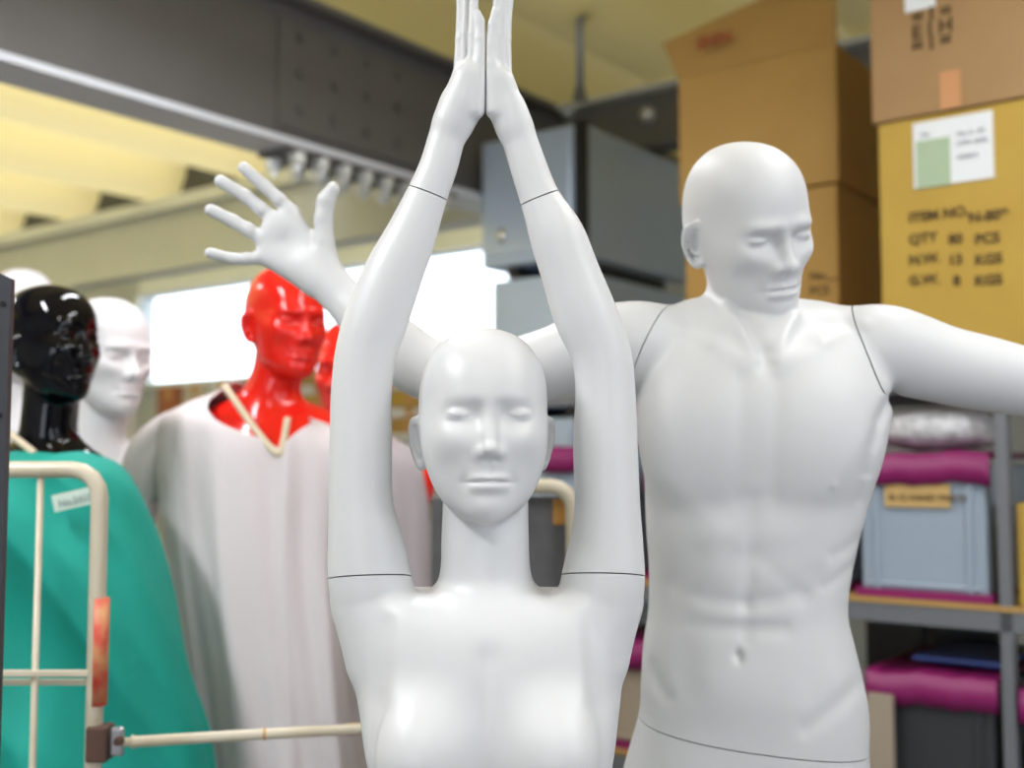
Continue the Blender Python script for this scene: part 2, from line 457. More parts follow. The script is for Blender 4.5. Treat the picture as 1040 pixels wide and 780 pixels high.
# ------------------------------------------------------------------ white female mannequin, arms raised, palms together
def rowLR(L, R, Y, dr=1.0, dY=0.0, vmin=None):
    """limb row from two silhouette pixels at depth Y; dr = depth radius / width radius"""
    a = at(L[0], L[1], Y); b = at(R[0], R[1], Y)
    c = (a + b) / 2; hw = np.linalg.norm(b - a) / 2
    return [c[0], c[1] + dY, c[2], hw, hw * dr]
def build_female_field():
    Y0 = 1.40
    armL = Limb([rowLR((352, 665), (425, 670), Y0, .8), rowLR((341, 625), (422, 628), Y0, .82), rowLR((333.5, 592), (418, 588), Y0, .85), rowLR((333, 545), (408, 545), Y0, .92), rowLR((334, 508), (399, 510), Y0), rowLR((335, 450), (398, 450), Y0),
                 rowLR((337, 395), (397, 408), Y0), rowLR((342, 350), (402, 366), Y0), rowLR((352, 314), (413, 333), Y0), rowLR((372, 268), (429, 284), Y0), rowLR((392, 234), (442, 246), Y0), rowLR((415, 189.6), (454, 203), Y0, .95),
                 rowLR((427, 163), (464, 174), Y0, .9), rowLR((437, 131), (473, 141), Y0, .8), rowLR((447, 107), (486, 113), Y0, .8)], 5)
    palmL = Limb([rowLR((443, 120), (480, 127), Y0, .9), rowLR((450.5, 98), (491.5, 103), Y0, .95), rowLR((458, 80), (493, 82), Y0, 1.1)], 4)
    armR = Limb([rowLR((566, 668), (638, 660), Y0, .8), rowLR((566, 628), (648, 622), Y0, .82), rowLR((570, 588), (655, 590), Y0, .85), rowLR((579, 548), (653, 548), Y0, .92), rowLR((583.5, 512), (650, 512), Y0), rowLR((582, 450), (647.5, 450), Y0),
                 rowLR((584.5, 398), (645, 393), Y0), rowLR((580, 364), (640, 353), Y0), rowLR((564, 330), (624, 307), Y0), rowLR((552, 289), (607, 267), Y0), rowLR((540, 250), (591, 228), Y0), rowLR((529.5, 209), (567, 193), Y0, .95),
                 rowLR((519, 175), (554, 162), Y0, .9), rowLR((510, 144), (543, 132), Y0, .8), rowLR((500, 118), (533, 110), Y0, .8)], 5)
    palmR = Limb([rowLR((505, 132), (538, 124), Y0, .9), rowLR((496.5, 105), (529.5, 100), Y0, .95), rowLR((494, 86), (523, 82), Y0, 1.15)], 4)
    def fing(pts, r0, r1, dy=0):
        K = [at(a, b, Y0 + dy) for a, b in pts]
        n = len(K) - 1
        return [(K[i], K[i + 1], r0 + (r1 - r0) * i / n, r0 + (r1 - r0) * (i + 1) / n) for i in range(n)]
    fl = [fing([(464.5, 84), (467, 40), (468, 2), (470, -18)], .0062, .0050, .012),
          fing([(470.5, 84), (472.5, 35), (474, -10), (477, -34)], .0066, .0052, .002),
          fing([(478.5, 84), (480, 35), (481.5, -10), (484, -30)], .0068, .0053, -.009),
          fing([(484, 112), (487.5, 62), (488, 40), (487, 22), (484.5, 14)], .0095, .0056, -.012)]
    fr = [fing([(515.5, 84), (514.5, 40), (516.5, 6), (520, -12)], .0062, .0050, .012),
          fing([(509, 84), (510, 35), (512, -10), (512, -34)], .0064, .0052, .002),
          fing([(502.5, 84), (503, 35), (506, -10), (507, -30)], .0064, .0053, -.007),
          fing([(501.5, 112), (499, 66), (498.5, 46), (500.5, 26), (503, 12)], .0095, .0052, -.011)]
    # torso (vertical loft)
    T = []
    for py, L, R, yf, yb in [(560, 400, 590, 1.385, 1.485), (590, 352, 638, 1.365, 1.495), (612, 337, 652, 1.345, 1.505), (640, 348, 641, 1.328, 1.512), (676, 356.5, 634, 1.318, 1.515), (718, 363.5, 630, 1.314, 1.512), (772, 373.5, 623, 1.318, 1.505),
                             (840, 388, 612, 1.328, 1.492), (900, 398, 602, 1.33, 1.485), (980, 396, 604, 1.325, 1.50), (1080, 372, 630, 1.32, 1.53), (1160, 356, 646, 1.325, 1.545), (1260, 350, 652, 1.335, 1.545)]:
        a = at(L, py, Y0); b = at(R, py, Y0)
        T.append((a[2], a[0], b[0], yf, yb))
    ztop = at(0, 603, Y0)[2]
    neck = Limb([rowLR((452, 470), (536, 470), Y0 + .025, 1.0), rowLR((450, 510), (536.5, 510), Y0 + .022, .98), rowLR((448.5, 545), (537, 545), Y0 + .022, 1.0), rowLR((447, 580), (539, 580), Y0 + .026, 1.02), rowLR((438, 612), (548, 612), Y0 + .03, 1.0), rowLR((420, 650), (566, 650), Y0 + .03, .6)], 5)
    HR = rot_frame(math.radians(6.5), math.radians(1)); hc = at(491, 430, Y0)
    bl = at(430, 752, Y0); br = at(562, 752, Y0)
    def P3(px, py, y): a = at(px, py, Y0); return (a[0], y, a[2])
    cl = [(P3(440, 606, 1.352), P3(400, 612, 1.350), .006, .004), (P3(548, 606, 1.352), P3(590, 612, 1.350), .006, .004)]
    hgrp = fl + fr
    def fn(P):
        d = loftz(P, T, 2.35)
        d = smax(d, P[:, 2] - F(ztop), .032)
        d = smax(d, F(.62) - P[:, 2], .02)
        d = smin(d, neck(P), .022)
        d = smin(d, armL(P), .018); d = smin(d, armR(P), .018)
        for c in (bl, br):
            s = -1 if c is bl else 1
            d = smin(d, ell(P, (c[0], 1.340, c[2]), (.055, .058, .062)), .045)
        # clavicles, sternum hollow, pectoral fold, sternal notch
        for a, b, s, am in cl: d = d - lgauss(P, a, b, s * 1.5, am * .35)
        d = d + lgauss(P, P3(497, 660, 1.32), P3(497, 800, 1.30), .012, .005)
        for s in (0, 1):
            xa, xb, xc = ((392, 384, 386) if s == 0 else (600, 611, 609))
            d = d + lgauss(P, P3(xa, 630, 1.34), P3(xb, 700, 1.33), .011, .009) + lgauss(P, P3(xb, 700, 1.33), P3(xc, 770, 1.33), .010, .0075)
            d = d - lgauss(P, P3(xa + (18 if s == 0 else -18), 610, 1.345), P3(xb + (18 if s == 0 else -18), 690, 1.325), .013, .0035)
        # waist & navel
        d = d + gauss(P, P3(497, 925, 1.33), (.006, .02, .007), .005)
        hd = palmL(P); hd2 = palmR(P)
        d = smin(d, hd, .012); d = smin(d, hd2, .012)
        def hands(Q):
            o = None
            for fg in hgrp:
                e = None
                for a, b, ra, rb in fg:
                    c = cap(Q, a, b, ra, rb); e = c if e is None else smin(e, c, .003)
                o = e if o is None else smin(o, e, .0018)
            return o
        d = smin(d, near(P, at(493, 30, Y0), .17, .03, hands), .008)
        # keep the two palms apart: a hair-wide gap along the contact line
        xg = at(493.6, 60, Y0)[0]; zg = at(493, 140, Y0)[2]
        gapd = F(.0006) - np.abs(P[:, 0] - F(xg)); gapd = np.where(P[:, 2] > zg, gapd, F(-1))
        d = np.maximum(d, gapd)
        d = smin(d, head(P, hc, HR, .99), .008)
        return d.astype(F)
    return fn, Y0
def build_female(Mw):
    fn, Y0 = build_female_field()
    a = at(326, 800, Y0)[0]; b = at(662, 800, Y0)[0]
    top = at(493, -50, Y0)[2]; zch = at(0, 545, Y0)[2]; zh = at(0, 325, Y0)[2]; zhands = at(0, 120, Y0)[2]
    h = .0026 / QUAL
    xs = axis(a, b, h, [(at(415, 430, Y0)[0], at(566, 430, Y0)[0], .0016 / QUAL)])
    ys = axis(1.22, 1.57, h, [(1.28, 1.345, .0018 / QUAL)])
    zs = axis(.60, top, h, [(zch, zh, .0015 / QUAL), (zhands, top, .002 / QUAL)])
    V, Q = field_mesh(fn, xs, ys, zs)
    V = relax(V, Q, 2, .35)
    root = thing('female_mannequin', 'bald white female mannequin in front with both arms raised and palms pressed together overhead', 'mannequin', (at(494, 600, Y0)[0], 1.43, 0))
    me = np_mesh('t', V, Q)
    # seams: arm/torso and forearm/hand joints
    def run(V, Q, seams):
        bm = None; parts = []
        rest = (V, Q)
        return rest
    zx = at(494, 588, Y0)
    xc = float(zx[0])
    def split_bm(V, Q, region, co, no):
        return cut(V, Q, region, co, no, .0014)
    def tri(bm):
        bmesh.ops.triangulate(bm, faces=[f for f in bm.faces if len(f.verts) > 4]); me = bpy.data.meshes.new('x'); bm.to_mesh(me); bm.free(); return me
    bpy.data.meshes.remove(me)
    xmid = float(at(493.6, 60, Y0)[0])
    # cut works on (V,Q) quads; chain the cuts through bmesh instead
    A, Rst = cut(V, Q, lambda c: c.x < float(at(428, 560, Y0)[0]) or (c.z > zh + .02 and c.x < xmid), at(376, 586.5, Y0), Vector((.0, 0, 1)) + Vector((-.02, 0, 0)))
    H, A2 = cutbm(A, lambda c: True, at(434.5, 196, Y0), Vector(at(437, 190, Y0) - at(427, 217, Y0)))
    B, Body = cutbm(Rst, lambda c: c.x > float(at(552, 560, Y0)[0]) or (c.z > zh + .02 and c.x > xmid), at(612, 584.5, Y0), Vector((.01, 0, 1)))
    H2, B2 = cutbm(B, lambda c: True, at(548, 201, Y0), Vector(at(543, 190, Y0) - at(553, 216, Y0)))
    obj('body', Body, Mw, root)
    for a_, h_ in ((A2, H), (B2, H2)):
        obj('arm', a_, Mw, root); obj('hand', h_, Mw, root)
    return root
# ------------------------------------------------------------------ white male mannequin, arms spread wide
def build_male_field():
    Y0 = 1.66
    def R_(T, B, Y=Y0, dr=1.0): return rowLR(T, B, Y, dr)
    armL = Limb([R_((716, 335), (702, 398), Y0 + .02, 1.0), R_((680, 312), (668, 392), Y0 + .01, 1.0), R_((645, 306), (643, 398), Y0, .92), R_((602, 314), (603, 403), Y0, .95), R_((560, 332), (564, 407), Y0 + .01), R_((520, 345), (517, 416), Y0 + .02), R_((485, 352), (466, 420), Y0 + .03),
                 R_((446, 345), (416, 402), Y0 + .035, .95), R_((414, 323), (384, 378), Y0 + .045, .92), R_((386, 303), (358, 348), Y0 + .055, .85), R_((362, 286), (338, 322), Y0 + .065, .8), R_((346, 270), (320, 303), Y0 + .07, .75), R_((332, 255), (304, 285), Y0 + .075, .6)], 4)
    armR = Limb([R_((835, 335), (850, 402), Y0 + .02, 1.0), R_((866, 313), (880, 400), Y0 + .01, 1.0), R_((890, 310.5), (906, 398), Y0, .95), R_((918, 318), (930, 403), Y0, .95), R_((955, 331), (962, 410), Y0 - .005), R_((1000, 342), (1003, 418), Y0 - .01), R_((1045, 354), (1045, 424), Y0 - .015),
                 R_((1095, 366), (1090, 432), Y0 - .02), R_((1140, 374), (1133, 440), Y0 - .02), R_((1185, 386), (1177, 446), Y0 - .02, .95), R_((1240, 408), (1232, 452), Y0 - .02, .9), R_((1290, 426), (1284, 462), Y0 - .02, .8), R_((1325, 432), (1320, 474), Y0 - .02, .6)], 4)
    T = []
    for py, L, R, yf, yb in [(305, 690, 850, 1.62, 1.75), (330, 668, 880, 1.60, 1.765), (355, 656, 890, 1.580, 1.775), (380, 650, 902, 1.566, 1.785), (407, 649, 906, 1.556, 1.79), (440, 653, 898, 1.550, 1.79), (476, 656, 889, 1.550, 1.785), (530, 657.5, 874, 1.560, 1.775), (579, 660.5, 863, 1.566, 1.765),
                             (620, 659.5, 858, 1.568, 1.758), (654, 654.5, 865, 1.566, 1.758), (694, 652, 875, 1.564, 1.765), (728, 650.5, 881, 1.566, 1.775), (777, 638, 883, 1.568, 1.79), (840, 622, 895, 1.572, 1.80), (900, 614, 902, 1.58, 1.80), (960, 612, 904, 1.59, 1.80)]:
        a = at(L, py, Y0); b = at(R, py, Y0)
        T.append((a[2], a[0], b[0], yf, yb))
    ztop = at(0, 316, Y0)[2]; zbot = at(0, 915, Y0)[2]
    neck = Limb([R_((724, 235), (782, 235), Y0 + .045), R_((716, 262), (780, 262), Y0 + .056, .9), R_((719.5, 290), (784, 290), Y0 + .058, .88), R_((717, 318), (792, 318), Y0 + .056, .88), R_((705, 345), (825, 345), Y0 + .035, .8), R_((690, 380), (840, 380), Y0 + .04, .6)], 5)
    HR = rot_frame(math.radians(23), math.radians(18), math.radians(11)); hc = at(760.5, 233, Y0 - .005)
    YH = Y0 + .08
    def P3(px, py, y=1.56): a = at(px, py, Y0); return (a[0], y, a[2])
    def H(px, py, dy=0.0): return at(px, py, YH + dy)
    meta = [((332, 278), (296, 216), .017, .0125), ((328, 280), (281, 225), .019, .0125), ((324, 283), (269, 243), .019, .0125), ((318, 287), (267, 261), .017, .0115)]
    fin = [[(295, 214), (284, 203), (271, 191), (247.5, 170.5)], [(280, 224), (266, 213), (250, 200), (224, 184)], [(267, 243), (253, 234), (237, 225), (214, 213.5)], [(265, 262), (250, 263), (236, 263), (213, 257)]]
    fr = [(.0110, .0094), (.0114, .0098), (.0110, .0096), (.0100, .0082)]
    def hand(Q):
        o = None
        for a, b, ra, rb in meta:
            c = cap(Q, H(*a), H(*b), ra, rb); o = c if o is None else smin(o, c, .024)
        o = smin(o, ell(Q, H(325, 262, -.006), (.018, .016, .032), None), .016)       # thenar
        o = smin(o, ell(Q, H(280, 232, -.006), (.022, .010, .022)), .010)
        f = None
        for k, pts in enumerate(fin):
            n = len(pts) - 1; dy = [0, -.004, -.005, -.012]
            e = None
            for i in range(n):
                ra = fr[k][0] + (fr[k][1] - fr[k][0]) * i / n; rb = fr[k][0] + (fr[k][1] - fr[k][0]) * (i + 1) / n
                c = cap(Q, H(*pts[i], dy[i]), H(*pts[i + 1], dy[i + 1]), ra, rb); e = c if e is None else smin(e, c, .004)
            f = e if f is None else np.minimum(f, e)
        o = smin(o, f, .006)
        th = [(333, 268, .017), (329, 245, .0155), (328.5, 222, .0140), (331, 204, .0140), (338, 192, .0108)]
        t = None
        for i in range(4):
            c = cap(Q, H(th[i][0], th[i][1], -.006 - .003 * i), H(th[i + 1][0], th[i + 1][1], -.009 - .003 * i), th[i][2], th[i + 1][2]); t = c if t is None else smin(t, c, .004)
        o = smin(o, t, .010)
        o = o + gauss(Q, H(297, 246, -.018), (.014, .012, .016), .004)
        o = o + lgauss(Q, H(318, 246, -.016), H(312, 272, -.018), .006, .0025)
        return o
    def hand2(Q):
        c0 = at(1320, 452, Y0 - .02); c1 = at(1385, 470, Y0 - .02)
        o = cap(Q, c0, c1, .024, .026)
        o = np.maximum(o, np.abs(Q[:, 1] - F(c0[1])) - F(.016))
        for k in range(4):
            a = c1 + np.array([0, 0, .033 - .022 * k]); b = a + np.array([.075 - .012 * abs(k - 1), .01, -.012 - .01 * k])
            o = smin(o, cap(Q, a, b, .0095, .0075), .006)
        th = c0 + np.array([.01, -.01, .02])
        return smin(o, cap(Q, th, th + np.array([.06, -.03, .05]), .013, .009), .012)
    YM = 1.64
    def fn(P):
        d = loftz(P, T, 2.5)
        d = smax(d, P[:, 2] - F(ztop), .05)
        d = smax(d, F(zbot) - P[:, 2], .02)
        # trapezius
        d = smin(d, cap(P, P3(735, 322, Y0 + .045), P3(684, 338, Y0 + .03), .040, .036), .05)
        d = smin(d, cap(P, P3(795, 326, Y0 + .045), P3(868, 338, Y0 + .03), .040, .036), .05)
        d = smin(d, neck(P), .022)
        # pectorals
        d = smin(d, ell(P, P3(702, 436, 1.612), (.070, .060, .085)), .060)
        d = smin(d, ell(P, P3(812, 436, 1.612), (.080, .060, .085)), .060)
        d = smin(d, armL(P), .014); d = smin(d, armR(P), .014)
        g = lambda a, b, s, am: lgxz(P, P3(*a), P3(*b), s, am, YM)
        d = d + g((772, 392), (768, 500), .010, .002) + g((738, 392), (734, 500), .010, .002) + g((750, 505), (744, 640), .008, .0032)
        d = d + g((736, 512), (680, 516), .014, .0022) + g((772, 512), (850, 512), .014, .0022)
        q_ = [(903, 402), (886, 414), (873, 432), (866, 455), (862, 480), (859, 505)]
        fo = None
        for i in range(5):
            l_ = lgxz(P, P3(*q_[i]), P3(*q_[i + 1]), .0085, (.0085, .0085, .008, .0065, .004)[i], 1.74); fo = l_ if fo is None else np.maximum(fo, l_)
        d = d + fo
        d = d + g((742, 312), (760, 362), .008, .0085)
        # collar bones, sternal notch, neck cords
        d = d - g((775, 376), (822, 352), .011, .0045) - g((822, 352), (866, 332), .008, .0045) - g((750, 376), (715, 352), .011, .0045) - g((715, 352), (688, 335), .008, .0040)
        d = d + gauss(P, P3(763, 372, 1.585), (.012, .05, .013), .009)
        d = d + g((800, 345), (850, 335), .015, .0080) + g((695, 338), (732, 352), .014, .0065)
        d = d - lgxz(P, P3(722, 270), P3(756, 368), .0080, .0075, 1.72) - lgxz(P, P3(800, 322), P3(772, 368), .0075, .0060, 1.72)
        # ribs / abdomen
        d = d + g((735, 560), (705, 600), .010, .0022) + g((755, 560), (800, 600), .010, .0022)
        d = d - gauss(P, P3(720, 575, 1.565), (.022, .03, .020), .004) - gauss(P, P3(770, 575, 1.565), (.022, .03, .020), .004)
        d = d - gauss(P, P3(718, 540, 1.565), (.022, .03, .016), .003) - gauss(P, P3(772, 540, 1.565), (.022, .03, .016), .003)
        d = d + g((700, 627), (780, 630), .010, .0032) + g((694, 598), (745, 606), .008, .0022) + g((745, 606), (800, 596), .008, .0022) + g((682, 590), (700, 560), .010, .002)
        d = d - gauss(P, P3(742, 618, 1.565), (.045, .03, .008), .0025)
        d = d + g((682, 590), (690, 690), .014, .003) + g((812, 585), (808, 690), .016, .003)
        d = d - gauss(P, P3(740, 690, 1.562), (.050, .04, .045), .006)
        d = d + g((803, 724), (855, 690), .010, .0040) + g((672, 700), (655, 672), .008, .0040)
        d = d + g((815, 500), (862, 440), .012, -.0015)
        d = d + g((830, 560), (860, 545), .006, .002) + g((822, 590), (855, 572), .006, .002)
        d = d - gauss(P, P3(826, 492, 1.555), (.004, .01, .004), .0022) - gauss(P, P3(668, 487, 1.56), (.004, .01, .004), .0022)
        d = d + gauss(P, P3(736.5, 655, 1.560), (.0042, .018, .0062), .012)
        d = smin(d, near(P, H(282, 240), .17, .05, hand), .012)
        d = smin(d, near(P, at(1385, 465, Y0 - .02), .2, .08, hand2), .012)
        d = smin(d, head(P, hc, HR, 1.045, True), .006)
        return d.astype(F)
    return fn, Y0
def leg_mesh(cx, cy, zhip, hw, zfoot, h=.006, stance=.10, toe=-1):
    """pelvis + two legs + feet, one continuous surface.  zhip: seam height, zfoot: sole height"""
    L = zhip - zfoot
    legs = []
    for s in (-1, 1):
        rows = [(cx + s * stance * .95, cy, zhip - .02, hw * .52, .100), (cx + s * stance * 1.0, cy, zfoot + L * .86, hw * .54, .105), (cx + s * stance, cy - .005, zfoot + L * .72, hw * .48, .092), (cx + s * stance * .98, cy - .005, zfoot + L * .52, .062, .066), (cx + s * stance * .95, cy, zfoot + L * .47, .058, .062),
                (cx + s * stance * .95, cy + .018, zfoot + L * .36, .055, .062), (cx + s * stance * .93, cy + .02, zfoot + L * .20, .042, .045), (cx + s * stance * .92, cy + .02, zfoot + .09, .034, .038), (cx + s * stance * .92, cy + .01, zfoot + .045, .034, .05)]
        legs.append(Limb(rows, 3))
    def fn(P):
        d = smax(ell(P, (cx, cy + .01, zhip - .05), (hw * 1.12, .135, .17)), P[:, 2] - F(zhip), .012)
        for l in legs: d = smin(d, l(P), .03)
        d = smax(d, P[:, 2] - F(zhip), .004)
        for s in (-1, 1):
            x = cx + s * stance * .92
            f = smin(ell(P, (x, cy + toe * .07, zfoot + .028), (.040, .115, .030)), ell(P, (x, cy + .03, zfoot + .035), (.033, .040, .036)), .03)
            d = smin(d, f, .03)
        d = smax(d, F(zfoot) - P[:, 2], .004)
        return d.astype(F)
    V, Q = field_mesh(fn, axis(cx - hw * 1.2 - stance * .4, cx + hw * 1.2 + stance * .4, h), axis(cy - .22, cy + .16, h), axis(zfoot - .02, zhip + .02, h), newton=1)
    return relax(V, Q, 2), Q
def base_plate(name, c, r, z0, z1, mt, parent):
    bm = bmesh.new()
    bmesh.ops.create_cone(bm, cap_ends=True, segments=64, radius1=r, radius2=r, depth=z1 - z0, matrix=Matrix.Translation((c[0], c[1], (z0 + z1) / 2)))
    es = [e for e in bm.edges if not e.is_boundary and abs(e.verts[0].co.z - e.verts[1].co.z) < 1e-6]
    bmesh.ops.bevel(bm, geom=es, offset=min(.004, (z1 - z0) * .3), segments=2, affect='EDGES')
    return obj(name, bm, mt, parent)
def build_male(Mw, Mbase):
    fn, Y0 = build_male_field()
    h = .0032 / QUAL
    x0 = at(200, 300, Y0 + .08)[0]; x1 = at(1460, 400, Y0)[0]
    ztop = at(0, 138, Y0)[2]
    hc = at(760.5, 233, Y0)
    xs = axis(x0, x1, h, [(x0, at(350, 0, Y0)[0], .0022 / QUAL), (hc[0] - .0, hc[0] + .095, .0019 / QUAL)])
    ys = axis(1.47, 1.86, h, [(1.50, 1.585, .0024 / QUAL)])
    zs = axis(float(at(0, 930, Y0)[2]), ztop, h, [(hc[2] - .125, hc[2] + .05, .0018 / QUAL), (hc[2] + .05, ztop, .0022 / QUAL)])
    V, Q = field_mesh(fn, xs, ys, zs)
    V = relax(V, Q, 2, .35)
    zf = .08
    root = thing('male_mannequin', 'bald white male mannequin with muscular bare chest, arms spread wide, behind the front female', 'mannequin', (at(757, 600, Y0)[0], Y0 + .02, 0))
    pl = at(756, 752, Y0)
    # seams
    p_, n_ = plane3(at(681, 309, Y0), at(643, 395, Y0), at(654, 345, Y0 - .07), (-1, 0, 0))
    aL, b1 = cut(V, Q, lambda c: c.x < float(at(705, 350, Y0)[0]) and float(at(0, 296, Y0)[2]) > c.z > float(at(0, 440, Y0)[2]), p_, n_, .0016, False)
    p_, n_ = plane3(at(866, 311, Y0), at(906, 396, Y0), at(876, 352, Y0 - .07), (1, 0, 0))
    aR, b2 = cutbm(b1, lambda c: c.x > float(at(850, 350, Y0)[0]) and c.z > float(at(0, 402, Y0)[2]) - .002, p_, n_, .0016, False)
    p_, n_ = plane3(at(652, 730, Y0), at(881, 762, Y0), at(760, 764, Y0 - .09), (0, 0, -1))
    pel, body = cutbm(b2, lambda c: c.z < float(at(0, 690, Y0)[2]), p_, n_, .0018, False)
    obj('body', body, Mw, root); obj('arm', aL, Mw, root); obj('arm', aR, Mw, root); obj('hips', pel, Mw, root)
    # the two raised / stretched hands belong to the arms' continuous surface
    zh = float(at(0, 905, Y0)[2])
    V, Q = leg_mesh(float(at(757, 900, Y0)[0]), 1.69, zh, .195, zf)
    obj('legs', np_mesh('legs', V, Q), Mw, root)
    base_plate('base', (float(at(757, 900, Y0)[0]), 1.68), .26, 0, zf, Mbase, root)
    return root
# ------------------------------------------------------------------ warehouse frame: a = away to the right, b = away to the left
AZ = math.atan(880.0 / FPX)
E1 = np.array([math.sin(AZ), math.cos(AZ), 0]); E2 = np.array([-math.cos(AZ), math.sin(AZ), 0])
RE = Matrix.Rotation(-AZ, 3, 'Z')
def Wp(a, b, z): return E1 * a + E2 * b + np.array([0, 0, z])
def ebox(bm, a0, a1, b0, b1, z0, z1, bev=0.0):
    c = Wp((a0 + a1) / 2, (b0 + b1) / 2, (z0 + z1) / 2)
    b = bmesh.new(); box_bm(b, c, (abs(b1 - b0), abs(a1 - a0), abs(z1 - z0)), RE, bev)
    me = bpy.data.meshes.new('t'); b.to_mesh(me); b.free(); bm.from_mesh(me); bpy.data.meshes.remove(me)
def eobj(name, boxes, m, parent=None, bev=0.0):
    bm = bmesh.new()
    for b in boxes: ebox(bm, *b, bev=bev)
    return obj(name, bm, m, parent)
def pab(px, a=None, b=None):
    """(Y) where the vertical photo line px meets the plane a=const or b=const"""
    u = (px - 520) / FPX
    return a / (u * E1[0] + E1[1]) if a is not None else b / (u * E2[0] + E2[1])
def text_part(name, s, size, loc, R, m, parent, depth=.0004, bold=.03):
    cu = bpy.data.curves.new(name, 'FONT'); cu.body = s; cu.size = size; cu.extrude = depth; cu.align_x = 'LEFT'; cu.offset = size * bold
    o = bpy.data.objects.new(name, cu); COL.objects.link(o)
    bpy.context.view_layer.update()
    me = bpy.data.meshes.new_from_object(o.evaluated_get(bpy.context.evaluated_depsgraph_get()))
    bpy.data.objects.remove(o)
    me.transform(Matrix.Translation([float(c) for c in loc]) @ R.to_4x4())
    return obj(name, me, m, parent)
RFRONT = RE @ Matrix.Rotation(PI / 2, 3, 'X')       # text standing on a plane a=const, facing the camera
def build_setting():
    Mfloor = mat('concrete_floor', (.20, .20, .21), .6, noise=(3, .6, (.14, .14, .14)), bump=(40, .2))
    Mwall = mat('grey_wall', (.55, .58, .58), .8, noise=(2, .5, (.46, .49, .49)))
    Mdark = mat('dark_wall', (.10, .10, .10), .8, noise=(3, .5, (.06, .06, .06)))
    Mtrim = mat('pale_green_trim', (.84, .88, .88), .5)
    A0, A1, B0, B1, ZC = -3.2, 6.2, -3.6, 10.5, 3.24
    struct(eobj('floor', [(A0, A1 + .2, B0, B1, -.1, 0)], Mfloor))
    # window wall with one long clerestory opening
    wb0, wb1, wz0, wz1 = 4.6, 9.0, 2.22, 3.02
    struct(eobj('wall_back', [(A1, A1 + .15, B0, wb0, 0, 3.7), (A1, A1 + .15, wb1, B1, 0, 3.7), (A1, A1 + .15, wb0, wb1, 0, wz0), (A1, A1 + .15, wb0, wb1, wz1, 3.7)], Mwall))
    w = eobj('window_1', [(A1 - .03, A1 + .1, wb0, wb1, wz0 - .05, wz0), (A1 - .03, A1 + .1, wb0, wb1, wz1, wz1 + .17), (A1 - .03, A1 + .1, wb1, wb1 + .06, wz0, wz1), (A1 - .03, A1 + .1, wb0 - .06, wb0, wz0, wz1)], Mtrim); struct(w)
    mg, nt, b = nodes('window_glass'); b.inputs['Transmission Weight'].default_value = 1; b.inputs['Roughness'].default_value = 0; b.inputs['IOR'].default_value = 1.01; b.inputs['Base Color'].default_value = (.97, 1, 1, 1)
    for i in range(3):
        k0 = wb0 + (wb1 - wb0) * i / 3; k1 = wb0 + (wb1 - wb0) * (i + 1) / 3
        obj('pane', eobj('pane', [(A1 + .04, A1 + .046, k0 + .01, k1 - .01, wz0, wz1)], mg).data, mg, w)
    for o in [o for o in COL.objects if o.name.startswith('pane') and o.parent is None]: bpy.data.objects.remove(o)
    struct(eobj('wall_front', [(A0 - .15, A0, B0, -2.7, 0, 3.7), (A0 - .15, A0, -.7, B1, 0, 3.7), (A0 - .15, A0, -2.7, -.7, 2.1, 3.7)], Mwall))  # unseen wall added to cut frontal light; doorway placed to shape it
    struct(eobj('trim_1', [(4.575, 4.59, 3.32, B1, 3.21, 3.67)], Mdark))
    struct(eobj('wall_left', [(A0, A1 + .15, B1, B1 + .15, 0, 3.7)], Mwall))
    ra0, ra1, rz0, rz1 = -1.2, 2.6, 1.1, 2.9
    struct(eobj('wall_right', [(A0, ra0, B0 - .15, B0, 0, 3.7), (ra1, A1 + .15, B0 - .15, B0, 0, 3.7), (ra0, ra1, B0 - .15, B0, 0, rz0), (ra0, ra1, B0 - .15, B0, rz1, 3.7)], Mdark))
    w2 = eobj('added_window', [(ra0 - .05, ra1 + .05, B0 - .1, B0 + .03, rz0 - .05, rz0), (ra0 - .05, ra1 + .05, B0 - .1, B0 + .03, rz1, rz1 + .05), (ra0 - .05, ra0, B0 - .1, B0 + .03, rz0, rz1), (ra1, ra1 + .05, B0 - .1, B0 + .03, rz0, rz1), ((ra0 + ra1) / 2 - .03, (ra0 + ra1) / 2 + .03, B0 - .1, B0 + .03, rz0, rz1)], Mtrim); struct(w2)  # added window, out of view, bringing daylight onto right-hand faces
    # folded plate roof: ribs run along a
    def plate(b0, b1, phase=5.42, pitch=.975, z=3.235, hgt=.42):
        pts = []
        k = math.floor((b0 - phase) / pitch) - 1
        while phase + k * pitch < b1 + pitch:
            c = phase + k * pitch
            for x, zz in ((-.24, .24), (-.205, .10), (-.15, .025), (-.06, 0), (.06, 0), (.15, .025), (.205, .10), (.24, .24), (.30, .30), (.67, .30)): pts.append((c + x, z + zz / .30 * hgt))
            k += 1
        pts = sorted(p for p in pts if b0 <= p[0] <= b1)
        bm = bmesh.new(); N = 8
        rows = [[bm.verts.new([float(c) for c in Wp(A0 + (A1 + .2 - A0) * i / N, p[0], p[1] + .0)]) for p in pts] for i in range(N + 1)]
        for i in range(N):
            for j in range(len(pts) - 1):
                f = bm.faces.new((rows[i][j], rows[i][j + 1], rows[i + 1][j + 1], rows[i + 1][j])); f.smooth = True
        return bm
    # translucent roof sheet over the left bay, painted steel elsewhere
    mt = bpy.data.materials.new('translucent_roof_sheet'); mt.use_nodes = True; nt = mt.node_tree; nt.nodes.clear()
    out = nt.nodes.new('ShaderNodeOutputMaterial'); mx = nt.nodes.new('ShaderNodeMixShader'); t = nt.nodes.new('ShaderNodeBsdfTranslucent'); d = nt.nodes.new('ShaderNodeBsdfDiffuse')
    t.inputs[0].default_value = (1, .84, .45, 1); d.inputs[0].default_value = (.82, .72, .38, 1); mx.inputs[0].default_value = .68
